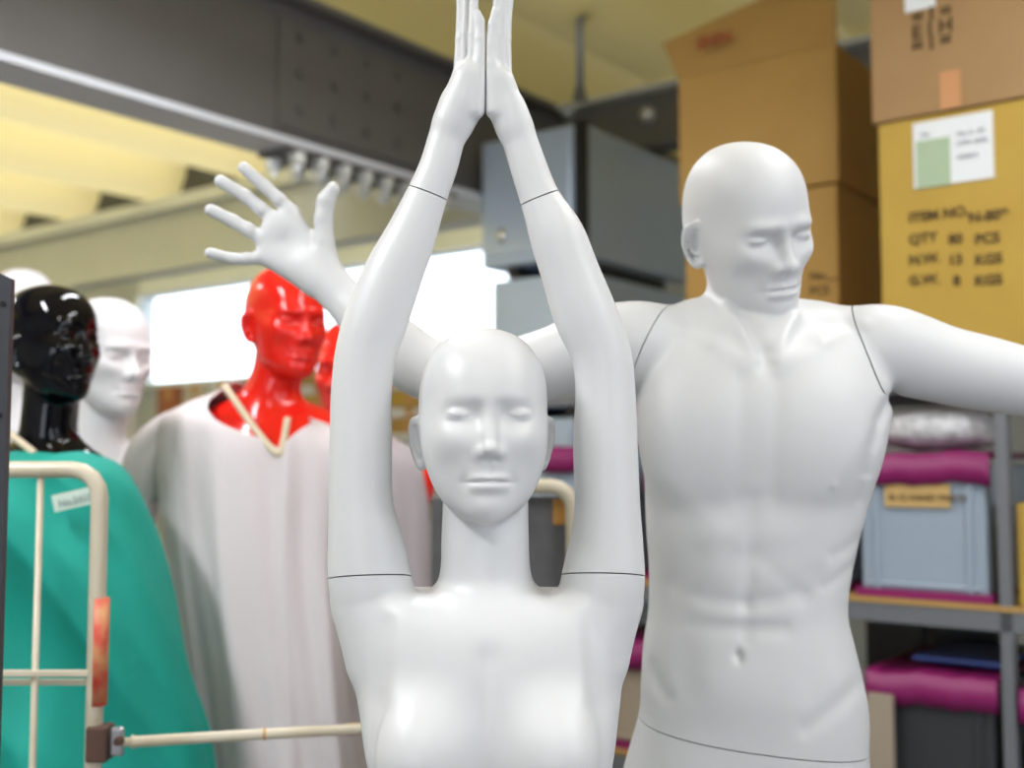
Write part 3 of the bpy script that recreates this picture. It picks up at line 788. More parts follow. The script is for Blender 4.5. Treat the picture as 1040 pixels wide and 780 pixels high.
    nt.links.new(t.outputs[0], mx.inputs[1]); nt.links.new(d.outputs[0], mx.inputs[2]); nt.links.new(mx.outputs[0], out.inputs[0])
    mp = mt.copy(); mp.name = 'cream_roof_sheet'; mp.node_tree.nodes['Mix Shader'].inputs[0].default_value = .95
    for n_ in mp.node_tree.nodes:
        if n_.type == 'BSDF_DIFFUSE': n_.inputs[0].default_value = (.74, .64, .26, 1)
    c1 = obj('ceiling', plate(4.6, B1), mt); struct(c1)
    c2 = obj('ceiling', plate(B0, 4.6), mp); struct(c2)
    # steel beams
    Mst = mat('dark_grey_steel', (.155, .148, .145), .55, noise=(6, .4, (.18, .17, .165)))
    Mfl = mat('grey_steel', (.78, .81, .88), .45)
    Mgr = mat('pale_grey_steel', (.68, .71, .70), .55, noise=(4, .4, (.60, .63, .62)))
    Mb = mat('zinc_bolt', (.75, .78, .80), .35, .6)
    ga = tag(thing('steel_beam', '', ''), 'deep dark grey steel beam running diagonally under the roof, bolts along its lower flange', 'beam', 'x'); del ga['group']
    ga.location = [float(c) for c in Wp(0, 3.2, 2.66)]
    eobj('web', [(A0, A1, 3.19, 3.21, 2.68, 3.21)], Mst, ga)
    eobj('flange', [(A0, A1, 3.1, 3.3, 2.655, 2.68)], Mfl, ga)
    eobj('flange', [(A0, A1, 3.1, 3.3, 3.205, 3.23)], Mst, ga)
    a0 = 2.75
    eobj('splice_plate', [(a0, a0 + .95, 3.11, 3.29, 2.638, 2.654), (a0, a0 + .8, 3.175, 3.19, 2.74, 3.15)], Mst, ga, .003)
    for i in range(8):
        for bb in (3.135, 3.265):
            bm = bmesh.new(); c = Wp(a0 + .06 + i * .118, bb, 2.62)
            bmesh.ops.create_cone(bm, cap_ends=True, segments=6, radius1=.034, radius2=.034, depth=.045, matrix=Matrix.Translation([float(x) for x in c]))
            bmesh.ops.create_cone(bm, cap_ends=True, segments=12, radius1=.012, radius2=.012, depth=.035, matrix=Matrix.Translation([float(x) for x in c - np.array([0, 0, .03])]))
            obj('bolt', bm, Mb, ga)
    for i in range(4):
        for zz in (2.82, 2.96, 3.10):
            bm = bmesh.new(); c = Wp(a0 + .1 + i * .18, 3.165, zz)
            bmesh.ops.create_cone(bm, cap_ends=True, segments=6, radius1=.018, radius2=.018, depth=.022, matrix=Matrix.Translation([float(x) for x in c]) @ (RE @ Matrix.Rotation(0, 3, 'X')).to_4x4() @ Matrix.Rotation(PI / 2, 4, 'Y'))
            obj('bolt', bm, Mst, ga)
    gb = thing('steel_beam', 'pale grey steel beam in front of the window, passing under the bright ribbed roof', 'beam', Wp(4.4, 6, 2.73))
    eobj('web', [(4.46, 4.475, 3.32, B1, 2.75, 3.14)], Mgr, gb)
    eobj('flange', [(4.4, 4.56, 3.32, B1, 2.73, 2.75)], Mgr, gb); eobj('flange', [(4.40, 4.56, 3.32, B1, 3.13, 3.21)], Mtrim, gb)  # upper flange in the pale trim colour, standing for light falling on it
    gc = thing('steel_beam', 'dark steel cross beam above the stacked metal boxes, beside the big cardboard carton', 'beam', Wp(4.4, 1, 2.73))
    eobj('web', [(4.46, 4.475, B0, 3.08, 2.95, 3.2)], Mst, gc)
    eobj('flange', [(4.4, 4.56, B0, 3.08, 2.93, 2.95)], Mst, gc); eobj('flange', [(4.40, 4.56, B0, 3.08, 3.19, 3.21)], Mgr, gc)  # top flange given the paler steel so it looks lit
    for px, py in ((577, 113), (658, 117)):
        Y = pab(px, a=4.45); c = at(px, py, Y)
        bm = bmesh.new(); bmesh.ops.create_uvsphere(bm, u_segments=16, v_segments=8, radius=.04, matrix=Matrix.Translation([float(x) for x in c]))
        for f in bm.faces: f.smooth = True
        obj('bolt', bm, Mb, gc)
    # hanging rod
    p = at(589, 60, 4.36)
    rd = thing('hanging_rod', 'grey pipe hanging from the roof above the stacked metal boxes', 'pipe', (p[0], p[1], 2.9))
    bm = bmesh.new(); tube_bm(bm, [(p[0], p[1], 3.50), (p[0], p[1], 2.94)], .016, m=1); obj('rod', bm, mat('pipe_grey', (.32, .33, .34), .4, .3), rd)
    bm = bmesh.new(); bmesh.ops.create_cone(bm, cap_ends=True, segments=24, radius1=.028, radius2=.045, depth=.06, matrix=Matrix.Translation((p[0], p[1], 3.275))); obj('coupling', bm, Mst, rd)
    bm = bmesh.new(); bmesh.ops.create_cone(bm, cap_ends=True, segments=24, radius1=.03, radius2=.02, depth=.05, matrix=Matrix.Translation((p[0], p[1], 2.94))); obj('coupling', bm, Mst, rd)
    # unseen roof lamps: three fluorescent battens, then three added to brighten the background
    Mfix = mat('white_fixture', (.8, .8, .8), .4)
    me, nt, b = nodes('fluorescent_tube'); b.inputs['Base Color'].default_value = (.9, .9, .9, 1); b.inputs['Emission Color'].default_value = (1, .98, .94, 1); b.inputs['Emission Strength'].default_value = 14
    for i, (x, y) in enumerate(LAMPS):
        lp = thing('fluorescent_light', ['white fluorescent batten light overhead on the left', 'white fluorescent batten light overhead behind the viewer', 'white fluorescent batten light overhead on the right', 'added white batten light brightening the space behind the white mannequins', 'added white batten light brightening the cardboard boxes', 'added white batten light brightening the left bay'][i], 'ceiling light', (x, y, 3.0))
        bm = bmesh.new(); box_bm(bm, (x, y, 3.06), (.14, 1.2, .06), None, .01); box_bm(bm, (x, y, 3.16), (.02, .02, .16)); obj('housing', bm, Mfix, lp)
        bm = bmesh.new(); tube_bm(bm, [(x, y - .58, 3.012), (x, y + .58, 3.012)], .016, m=1); obj('tube', bm, me, lp)
# ------------------------------------------------------------------ shelving, boxes, metal cabinets
def carton(name, label, a0, a1, b0, b1, z0, z1, m, tape, group=None, tapef=True):
    t = thing(name, label, 'box', Wp((a0 + a1) / 2, (b0 + b1) / 2, z0), group)
    eobj('carton_body', [(a0, a1, b0, b1, z0, z1)], m, t, .006)
    bm = bmesh.new(); e = .004
    cb = (b0 + b1) / 2
    if tapef:
        ebox(bm, a0 - .0012, a0 + .002, cb - .028, cb + .028, max(z0 + .006, z1 - .07), z1 + .0012); ebox(bm, a0 - .0012, a1, cb - .028, cb + .028, z1 - .001, z1 + .0015)
        obj('packing_tape', bm, tape, t)
    # flaps: seam grooves on the top
    bm = bmesh.new(); ebox(bm, a0 + .01, a1 - .01, cb - .002, cb + .002, z1 - .002, z1 + .0006); obj('flap_seam', bm, m, t)
    return t
def build_store():
    Mc1 = mat('brown_cardboard', (.42, .25, .062), .75, noise=(5, .4, (.36, .20, .045)))
    Mc2 = mat('yellow_cardboard', (.46, .30, .045), .75, noise=(5, .4, (.37, .21, .035)))
    Mc3 = mat('tan_cardboard', (.34, .205, .085), .75, noise=(5, .4, (.28, .15, .055)))
    Mtp = mat('tan_tape', (.52, .27, .09), .3)
    Mink = mat('dark_print', (.09, .05, .012), .8); Mred = mat('red_print', (.33, .07, .03), .8)
    Mpap = mat('white_paper', (.72, .74, .75), .7); Mgrn = mat('green_paper', (.36, .46, .30), .7); Mblk = mat('pencil_print', (.3, .3, .33), .8)
    Mrk = mat('grey_rack_steel', (.18, .19, .205), .4, .3); Mdk = mat('shelf_board', (.42, .25, .07), .6)
    Mmag = mat('magenta_plastic', (.23, .008, .105), .45, noise=(8, .3, (.16, .006, .08)))
    Mbin = mat('grey_blue_plastic', (.30, .36, .43), .3, noise=(3, .3, (.26, .32, .40)))
    Mbag = mat('crumpled_plastic', (.36, .36, .37), .3, noise=(30, 1.0, (.70, .70, .72)), bump=(30, 1.0))  # light and dark colour noise stands in for highlights and shade of the crumples
    Mdkp = mat('dark_container', (.035, .037, .04), .35); Mbei = mat('beige_board', (.34, .28, .21), .6); Mblu = mat('blue_plastic', (.03, .07, .30), .4)
    zs1, zs2, zs3 = 1.145, 1.745, .63
    aF = 3.0
    # storage rack
    rk = thing('storage_rack', 'long grey steel storage rack behind the mannequins carrying bins and cartons', 'rack', Wp(3.3, 1.0, 0))
    def upx(px, a): Y = pab(px, a=a); return float(np.dot(np.array([(px - 520) / FPX * Y, Y, 0]), E2))
    bu = upx(1016, aF); bl = upx(668, aF)
    for bb in (bu, bu + 1.68, bu - 1.45):
        for aa in (aF, aF + .75):
            eobj('upright', [(aa, aa + .04, bb - .014, bb + .014, 0, 1.744)], Mrk, rk)
    for z in (zs1, zs2, zs3, .12):
        eobj('shelf_beam', [(aF, aF + .035, bu - 1.5, bu + 1.70, z - .062, z - .012), (aF + .76, aF + .79, bu - 1.5, bu + 1.70, z - .062, z - .012)], Mrk, rk)
        eobj('shelf_board', [(aF - .004, aF + .79, bu - 1.5, bu + 1.70, z - .012, z)], Mdk, rk)
    # right stack: yellow carton with carton on top
    bR = upx(898, aF - .02)
    zy = zs2 + .001; zt = 2.405
    t = carton('cardboard_box', 'yellow cardboard box with printed lines and a white label, right of the male head', aF - .02, aF + .56, bR - .72, bR, zy, zt, Mc2, Mtp, tapef=False)
    def onf(px, py, a):
        v = (390.0 - py) / FPX; u = (px - 520) / FPX / (math.cos(PITCH) - v * math.sin(PITCH))
        return at(px, py, a / (u * E1[0] + E1[1]))
    af = aF - .0225
    def panel(name, px0, px1, py0, py1, m, a=af, th=.001, par=t):
        # rectangle on plane a=const whose top-left / bottom-right pixels are given
        p0 = onf(px0, py0, a); p1 = onf(px1, py1, a)
        b0_ = float(np.dot(p0, E2)); b1_ = float(np.dot(p1, E2))
        return eobj(name, [(a - th, a + .002, b1_, b0_, p1[2], p0[2])], m, par)
    lb = panel('shipping_label', 927, 1010, 126, 180, Mpap)
    p = onf(930, 148, af - .002); q = onf(966, 190, af - .002)
    panel('green_stamp', 930, 966, 144, 187, Mgrn, af - .0012, .0006)
    for i, (x0, y0, s) in enumerate([(972, 132, 'No. 2 - 84'), (972, 142, 'CTN 12/36'), (972, 156, 'OSAKA'), (934, 134, 'TO:')]):
        text_part('label_text', s, .016, onf(x0, y0 + 6, af - .0025), RFRONT, Mblk, t)
    for i, (y0, cells) in enumerate([(226, ((923, 'ITEM NO.'), (984, 'N-809'))), (248, ((923, 'QTY'), (963, '80'), (990, 'PCS'))), (269, ((923, 'N.W.'), (963, '13'), (990, 'KGS'))), (290, ((923, 'G.W.'), (968, '8'), (990, 'KGS')))]):
        for x0, s in cells: text_part('printed_text', s, .036, onf(x0, y0 + (960 - x0) * .19 * -1 * 0 , af - .0005), RFRONT, Mink, t)
    # big upper right box
    zb = zt + .001
    t2 = carton('cardboard_box', 'brown cardboard box at the top right corner, resting on the yellow box', aF - .03, aF + .55, bR - .66, bR + .012, zb, zb + .48, Mc3, Mtp, tapef=False)
    af2 = aF - .0325
    panel('tape_strip', 954, 976, 74, 108, mat('orange_tape', (.50, .23, .085), .4), af2, .001, t2)
    panel('white_label', 918, 950, -30, 6, Mpap, af2, .001, t2)
    for x0, y0, s in ((926, 54, '= I ='), (926, 40, 'E I H'), (926, 25, '= I =')): text_part('printed_text', s, .052, onf(x0, y0, af2 - .001), RFRONT, Mink, t2)
    # left stack
    aL = 3.3; bl0 = upx(857, aL); bl1 = upx(692, aL)
    zm = 2.347
    t3 = carton('cardboard_box', 'brown cardboard box behind the male face, under the large box', aL + .01, aL + .50, bl0 + .01, bl1 - .015, zs2 + .001, zm, Mc1, Mtp)
    t4 = carton('cardboard_box', 'large brown cardboard box above the male head, lid flap up, topmost of its stack', aL, aL + .52, bl0, bl1, zm + .004, 2.78, Mc1, Mtp, tapef=False)
    for x0, y0, s in ((822, 285, 'No.___'), (822, 300, 'PCS')): text_part('printed_text', s, .038, onf(x0, y0, aL + .0085), RFRONT, Mink, t3)
    text_part('printed_text', 'SHIN', .055, onf(708, 50, aL - .052), RFRONT, Mred, t4)
    # loose flaps of the upper box
    bm = bmesh.new()
    z4 = 2.78
    V_ = [Wp(aL + .004, bl1, z4), Wp(aL + .004, bl0, z4), Wp(aL - .05, bl0 - .02, z4 + .22), Wp(aL - .05, bl1 + .03, z4 + .115)]
    vv = [bm.verts.new([float(c) for c in v]) for v in V_]; bm.faces.new(vv)
    r = bmesh.ops.extrude_face_region(bm, geom=bm.faces[:]); bmesh.ops.translate(bm, vec=(float(E1[0]) * .006, float(E1[1]) * .006, 0), verts=[g for g in r['geom'] if isinstance(g, bmesh.types.BMVert)])
    obj('flap', bm, Mc1, t4)
    # bins on the middle shelf
    def tote(label, px0, px1, z0, z1, bodym, lidm, card=None, depth=.5, tilt=0, group=None):
        b1_, b0_ = upx(px0, aF + .02), upx(px1, aF + .02)
        t = thing('storage_bin', label, 'bin', Wp(aF + .02 + depth / 2, (b0_ + b1_) / 2, z0), group)
        bm = bmesh.new(); a_ = aF + .03
        ebox(bm, a_, a_ + depth, b0_ + .012, b1_ - .012, z0, z1 - .03, .012)
        for k in (.16, .84):
            bb = b0_ + (b1_ - b0_) * k; ebox(bm, a_ - .008, a_ + .01, bb - .008, bb + .008, z0 + .02, z1 - .05, .003)
        ebox(bm, a_ - .008, a_ + .01, b0_ + .03, b1_ - .03, z0 + .028, z0 + .04, .003)
        obj('bin_body', bm, bodym, t)
        # foldover lid with a wavy lip
        bm = bmesh.new(); N = 40
        prof = [(0, 0), (-.014, -.004), (-.020, -.045), (-.018, -.082)]
        rows = []
        for i in range(N + 1):
            bb = b0_ + (b1_ - b0_) * i / N; w = .003 * math.sin(i * .31 + px0) + .0015 * math.sin(i * .83 + px0) + .004 * math.sin(i * .13)
            rows.append([bm.verts.new([float(c) for c in Wp(a_ + depth, bb, z1 + w)])] + [bm.verts.new([float(c) for c in Wp(a_ + x + (.0 if k < 1 else w * .3), bb, z1 + z + w * (1 if k < 2 else 1.2))]) for k, (x, z) in enumerate(prof)])
        for i in range(N):
            for k in range(4):
                f = bm.faces.new((rows[i][k], rows[i + 1][k], rows[i + 1][k + 1], rows[i][k + 1])); f.smooth = True
        o = obj('bin_lid', bm, lidm, t); md = o.modifiers.new('s', 'SOLIDIFY'); md.thickness = .012
        eobj('base_rim', [(a_ - .012, a_ + depth, b0_, b1_, z0, z0 + .022)], lidm, t)
        if card:
            x0, x1, y0, y1 = card; panel('paper_tag', x0, x1, y0, y1, mat('kraft_tag', (.50, .33, .12), .6), a_ - .009, .001, t)
        return t
    tb = tote('grey blue storage bin with magenta lid under the male mannequin\'s outstretched arm', 866, 1004, zs1 + .001, 1.525, Mbin, Mmag, (898, 965, 491, 516))
    text_part('tag_text', 'B-12 HAND PARTS', .024, onf(903, 508, aF + .019), RFRONT, Mink, tb)
    tote('storage bin with magenta lid glimpsed between the female mannequin\'s head and arm', 543, 640, zs1 + .001, 1.555, Mbin, Mmag)
    tote('storage bin with magenta lid hidden mostly behind the male mannequin\'s torso', 655, 850, zs1 + .001, 1.49, Mbin, Mmag)
    # lower shelf containers
    tote('dark storage bin with magenta lid on the lower shelf, left of the rack upright', 874, 1006, zs3 + .001, .955, Mdkp, Mmag)
    tote('clear grey bin with magenta lid at the lower right edge', 1026, 1150, zs3 + .001, .945, Mbin, Mmag)
    tote('storage bin with magenta lid seen in the gap between the two white torsos', 590, 700, zs3 + .001, .955, Mbei, Mmag)
    bb = upx(892, aF + .0)
    eobj_ = eobj('board', [(aF - .03, aF - .012, bb - .03, bb + .035, .0, .90)], Mbei); tag(eobj_, 'upright beige board leaning in front of the dark bin on the lower shelf', 'board')
    o = eobj('lid_sheet', [(aF + .12, aF + .5, upx(1000, aF), upx(905, aF), .972, .984)], Mblu, None, .004); tag(o, 'flat blue plastic sheet lying on the dark lower bin', 'sheet')
    # dark suitcases behind the lower shelf
    for k, (p0, p1, l) in enumerate([(868, 925, 'dark carton pushed back on the lower shelf, left one'), (935, 1004, 'dark carton pushed back on the lower shelf beside the rack upright')]):
        o = eobj('dark_carton', [(aF + .55, aF + .75, upx(p1, aF + .5), upx(p0, aF + .5), zs3 + .001, 1.05 - .03 * k)], Mdkp, None, .01); tag(o, l, 'box')
    # yellow box at the right edge of the middle shelf
    carton('cardboard_box', 'small yellow cardboard box on the middle shelf at the right edge of the picture', aF + .03, aF + .45, upx(1150, aF), upx(1029, aF + .03), zs1 + .001, 1.40, Mc2, Mtp)
    # crumpled plastic bundle on the bin
    c = onf(955, 437, aF + .2)
    bnd = at(955, 436, pab(955, a=aF + .18))
    def fb(P):
        q = (P - bnd.astype(F)) @ np.array(RE, F)
        d = ell(q, (0, 0, 0), (.165, .15, .058), n=2.6)
        rs = np.random.RandomState(3)
        for i in range(44):
            c_ = rs.uniform(-1, 1, 3) * (.15, .13, .05); d = d + gauss(q, c_, (.018, .018, .014), rs.uniform(-.018, .018))
        return d.astype(F)
    V, Q = field_mesh(fb, axis(bnd[0] - .26, bnd[0] + .26, .007), axis(bnd[1] - .26, bnd[1] + .26, .007), axis(bnd[2] - .09, bnd[2] + .09, .007))
    o = obj('plastic_bundle', np_mesh('b', V, Q), Mbag); tag(o, 'crumpled clear plastic bundle lying on the grey blue bin under the arm', 'plastic bag')
    z_off = 1.502 - (bnd[2] - .058); o.location.z += max(0, z_off) * 0
    # white bags further along on the middle shelf (seen beside the torso)
    # stacked brushed metal boxes
    ms = mat('brushed_metal', (.60, .72, .90), .30, .2, noise=(3, .4, (.52, .64, .82)))
    Mtr = mat('black_trim', (.02, .02, .022), .4)
    aC, bC = 3.83, 2.555
    lv = [(2.341, 2.90), (1.735, 2.283), (1.123, 1.683), (.56, 1.07), (.144, .51)]
    nm = ['topmost of the stack behind the raised right arm', 'second from the top of the stack, behind the male shoulder', 'third of the stack, showing between the female head and arm', 'fourth of the stack, hidden low behind the mannequins', 'lowest of the stack on its pallet']
    for i, (z0, z1) in enumerate(lv):
        sh = 0 if i == 0 else -.06
        t = thing('metal_box', 'brushed metal box, ' + nm[i], 'metal box', Wp(aC + .4, bC + .26, z0))
        eobj('case', [(aC, aC + .90, bC, bC + .53 + sh, z0, z1)], ms, t, .014)
        eobj('door', [(aC - .012, aC + .002, bC + .05, bC + .49 + sh, z0 + .04, z1 - .04)], ms, t, .008)
        eobj('corner_trim', [(aC - .012, aC + .03, bC - .012, bC + .03, z0 - .04, z1 + .004)], Mtr, t)
        eobj('skid', [(aC + .03, aC + .76, bC + .05, bC + .10, z0 - .049, z0), (aC + .03, aC + .76, bC + .36, bC + .41, z0 - .049, z0)], Mtr, t)
        c = Wp(aC - .02, bC + .40 + sh, z0 + .13)
        bm = bmesh.new(); bmesh.ops.create_uvsphere(bm, u_segments=20, v_segments=10, radius=.030, matrix=Matrix.Translation([float(x) for x in c]) @ RE.to_4x4() @ Matrix.Diagonal((.8, .6, 1.2, 1)))
        for f in bm.faces: f.smooth = True
        obj('door_knob', bm, mat('polished', (.9, .9, .9), .1, 1) if i == 0 else bpy.data.materials['polished'], t)
    pt = eobj('pallet', [(aC, aC + .8, bC - .02, bC + .53, .07, .092)] + [(aC + .02, aC + .1, bC, bC + .48, 0, .07), (aC + .35, aC + .43, bC, bC + .48, 0, .07), (aC + .7, aC + .78, bC, bC + .48, 0, .07)], Mdk); tag(pt, 'wooden pallet under the stack of metal boxes', 'pallet')
    # shelf of cartons and white packs under the window
    r2 = thing('storage_rack', 'white shelved rack under the window full of cartons and white packs', 'rack', Wp(4.2, 4, 0))
    Mws = mat('white_shelf', (.62, .60, .56), .5)
    def u2(px): Y = pab(px, a=4.0); return float(np.dot(np.array([(px - 520) / FPX * Y, Y, 0]), E2))
    b_lo, b_hi = u2(450), u2(130)
    lev = [1.22, 1.44, 1.64]
    for z in lev + [.9, .5, .1]: eobj('shelf_board', [(4.0, 4.35, b_lo, b_hi, z - .035, z)], Mws, r2)
    for b_ in (b_lo + .02, (b_lo + b_hi) / 2, b_hi - .02): eobj('upright', [(3.99, 4.03, b_ - .02, b_ + .02, 0, 1.9), (4.33, 4.37, b_ - .02, b_ + .02, 0, 1.9)], Mws, r2)
    rs = random.Random(11); cols = [Mc1, Mc2, Mc1, mat('white_pack', (.66, .65, .63), .5), mat('rust_carton', (.36, .12, .05), .7), mat('cream_pack', (.55, .50, .40), .6)]
    words = ['brown', 'yellow', 'brown', 'white', 'rust red', 'cream']
    marks = [(156, 178, 2, 4), (182, 206, 2, 5), (209, 236, 2, 3), (240, 262, 2, 0), (300, 322, 1, 1), (324, 345, 1, 0), (396, 428, 1, 0), (156, 200, 1, 3), (204, 240, 1, 0), (396, 428, 0, 1), (300, 340, 0, 3)]
    lvn = ['bottom', 'middle', 'top']
    seen = {}
    for k, (p0, p1, l, ci) in enumerate(marks):
        z0 = lev[l] + .001; hgt = {2: .30, 1: .13, 0: .14}[l] + rs.uniform(-.02, .02)
        where = 'left of the red head' if p0 < 260 else ('between red face and raised arm' if p0 < 360 else 'beside the female ear')
        seen[(words[ci], l, where)] = seen.get((words[ci], l, where), 0) + 1
        order = ['', ', next one to the right', ', third one'][min(2, seen[(words[ci], l, where)] - 1)]
        carton('shelf_carton', '%s carton on the %s shelf, %s%s' % (words[ci], lvn[l], where, order), 4.02, 4.30, u2(p1), u2(p0), z0, z0 + hgt, cols[ci], Mtp, 'cartons on the rack under the window')
    zt_ = lev[2] + .001
    for k, (hh, ci, w_) in enumerate([(.075, 0, 'lowest'), (.05, 3, 'second from the bottom'), (.085, 1, 'middle one'), (.05, 3, 'second from the top'), (.085, 0, 'topmost')]):
        for p0, p1, wh in ((294, 346, 'between red face and raised arm'), (392, 434, 'beside the female ear')):
            carton('flat_carton', 'flat %s carton %s, %s of its pile' % (words[ci], wh, w_), 4.02, 4.30, u2(p1), u2(p0), zt_, zt_ + hh - .004, cols[ci], Mtp, 'flat cartons piled under the window')
        zt_ += hh
# ------------------------------------------------------------------ background mannequins and clothes
def bust(name, label, mt, hpx, hpy, Y, yaw, pitch, s, male, npx, sh_w, parts_extra=None, bodytop=None, nk=.085, h=.0035, Mbase=None):
    """head + neck + shoulders + torso in one surface, on a pole stand.  npx = pixel x of the neck base"""
    R = rot_frame(math.radians(yaw), math.radians(pitch)); hc = at(hpx, hpy, Y)
    nb = at(npx, hpy, Y); zc = hc[2] - .118 * s
    zsh = zc - nk * s
    neck = Limb([(hc[0] - .25 * (hc[0] - nb[0]), Y + .028 * s, hc[2] - .03 * s, .055 * s, .058 * s), ((hc[0] + nb[0]) / 2, Y + .03 * s, zc + .01, .054 * s, .056 * s), (nb[0], Y + .035, zsh + .03, .058 * s, .060 * s), (nb[0], Y + .04, zsh - .03, .085 * s, .075 * s)], 4)
    cx, cy = float(nb[0]), Y + .04
    T = [(zsh - .01, cx - sh_w * .80, cx + sh_w * .80, cy - .075, cy + .085), (zsh - .08, cx - sh_w, cx + sh_w, cy - .10, cy + .10), (zsh - .20, cx - sh_w * .93, cx + sh_w * .93, cy - .125, cy + .11), (zsh - .45, cx - sh_w * .72, cx + sh_w * .72, cy - .10, cy + .09), (zsh - .62, cx - sh_w * .86, cx + sh_w * .86, cy - .11, cy + .12), (zsh - .75, cx - sh_w * .88, cx + sh_w * .88, cy - .11, cy + .12)]
    T = [tuple(float(v) for v in r) for r in T]
    def fn(P):
        d = loftz(P, T, 2.4)
        d = smax(d, P[:, 2] - F(zsh), .07); d = smax(d, F(zsh - .74) - P[:, 2], .03)
        d = smin(d, cap(P, (cx - .05, cy, zsh + .005), (cx - sh_w * .85, cy, zsh - .045), .045, .045), .06)
        d = smin(d, cap(P, (cx + .05, cy, zsh + .005), (cx + sh_w * .85, cy, zsh - .045), .045, .045), .06)
        d = smin(d, neck(P), .035)
        return smin(d, head(P, hc, R, s, male), .010).astype(F)
    V, Q = field_mesh(fn, axis(min(cx - sh_w, hc[0] - .12) - .03, max(cx + sh_w, hc[0] + .12) + .03, h), axis(cy - .2, cy + .18, h), axis(zsh - .78, float(hc[2]) + .14 * s, h * 1.3, [(zc, float(hc[2]) + .14 * s, h * .8)]))
    V = relax(V, Q, 1, .3)
    t = thing(name, label, 'mannequin', (cx, cy, 0))
    obj('body', np_mesh('body', V, Q), mt, t)
    bm = bmesh.new(); tube_bm(bm, [(cx, cy, .012), (cx, cy, zsh - .70)], .014, m=1); obj('stand_pole', bm, Mbase, t)
    base_plate('base', (cx, cy), .19, 0, .012, Mbase, t)
    return t, (cx, cy, zsh, zc, hc)
def robe(name, label, cat_, mt, ring_fn, nz, nth, cen, parent=None, extra=None):
    bm = bmesh.new(); rows = []
    for i in range(nz + 1):
        r = []
        for j in range(nth):
            p = ring_fn(i / nz, 2 * PI * j / nth); r.append(bm.verts.new([float(c) for c in p]))
        rows.append(r)
    for i in range(nz):
        for j in range(nth):
            f = bm.faces.new((rows[i][j], rows[i + 1][j], rows[i + 1][(j + 1) % nth], rows[i][(j + 1) % nth])); f.smooth = True
    return bm
def smooth01(t): t = min(1, max(0, t)); return t * t * (3 - 2 * t)
def interp(keys, t):
    for (t0, v0), (t1, v1) in zip(keys, keys[1:]):
        if t <= t1:
            k = (t - t0) / (t1 - t0); k = k * k * (3 - 2 * k) if False else k
            return [a + (b - a) * k for a, b in zip(v0, v1)]
    return keys[-1][1]
def garment(mt, Y, keys, vt, apex, wl, wr, ph, amp, nf, tilt=0.0, diag=0.0):
    """keys: (t, (py, L, R, ydepth half, ycentre)) rows of silhouette pixels from the neck opening down"""
    K = catmull([list(v) for _, v in keys], 8)
    def ring(t, th):
        d_ = (th - apex + PI) % (2 * PI) - PI      # >0 towards viewer left
        tn = vt * max(0.0, 1 - (d_ / wl if d_ > 0 else -d_ / wr))
        t0_ = t; t = tn + t * (1 - tn)
        x = t * (len(K) - 1); i = min(int(x), len(K) - 2); k = x - i
        py, L, R_, dh, yc = K[i] * (1 - k) + K[i + 1] * k
        a = at(L, py, Y); b = at(R_, py, Y)
        cx = (a[0] + b[0]) / 2; rx = (b[0] - a[0]) / 2; z = a[2]
        n = 2.3; c, s = math.cos(th), math.sin(th)
        ex = abs(c) ** (2 / n) * (1 if c > 0 else -1); ey = abs(s) ** (2 / n) * (1 if s > 0 else -1)
        g = smooth01((t - .12) / .5)
        f = 1 + g * amp * ((1 - 2 * abs(math.sin(nf * th * .5 + ph + diag * t * 1.5)) ** 1.3) + .6 * (1 - 2 * abs(math.sin(nf * .85 * th + 2 + ph * 2 - 2 * t + diag * t * 2.5))) + .3 * math.sin(nf * 2.9 * th + 4 * t + ph)) * (1 - .5 * abs(c))
        X = cx + rx * ex * (1 + (f - 1) * .25); y = Y + yc - dh * ey * f
        z -= tilt * max(0, X - (cx - rx)) * max(0, 1 - t / .42)
        return (X, y, z)
    return ring
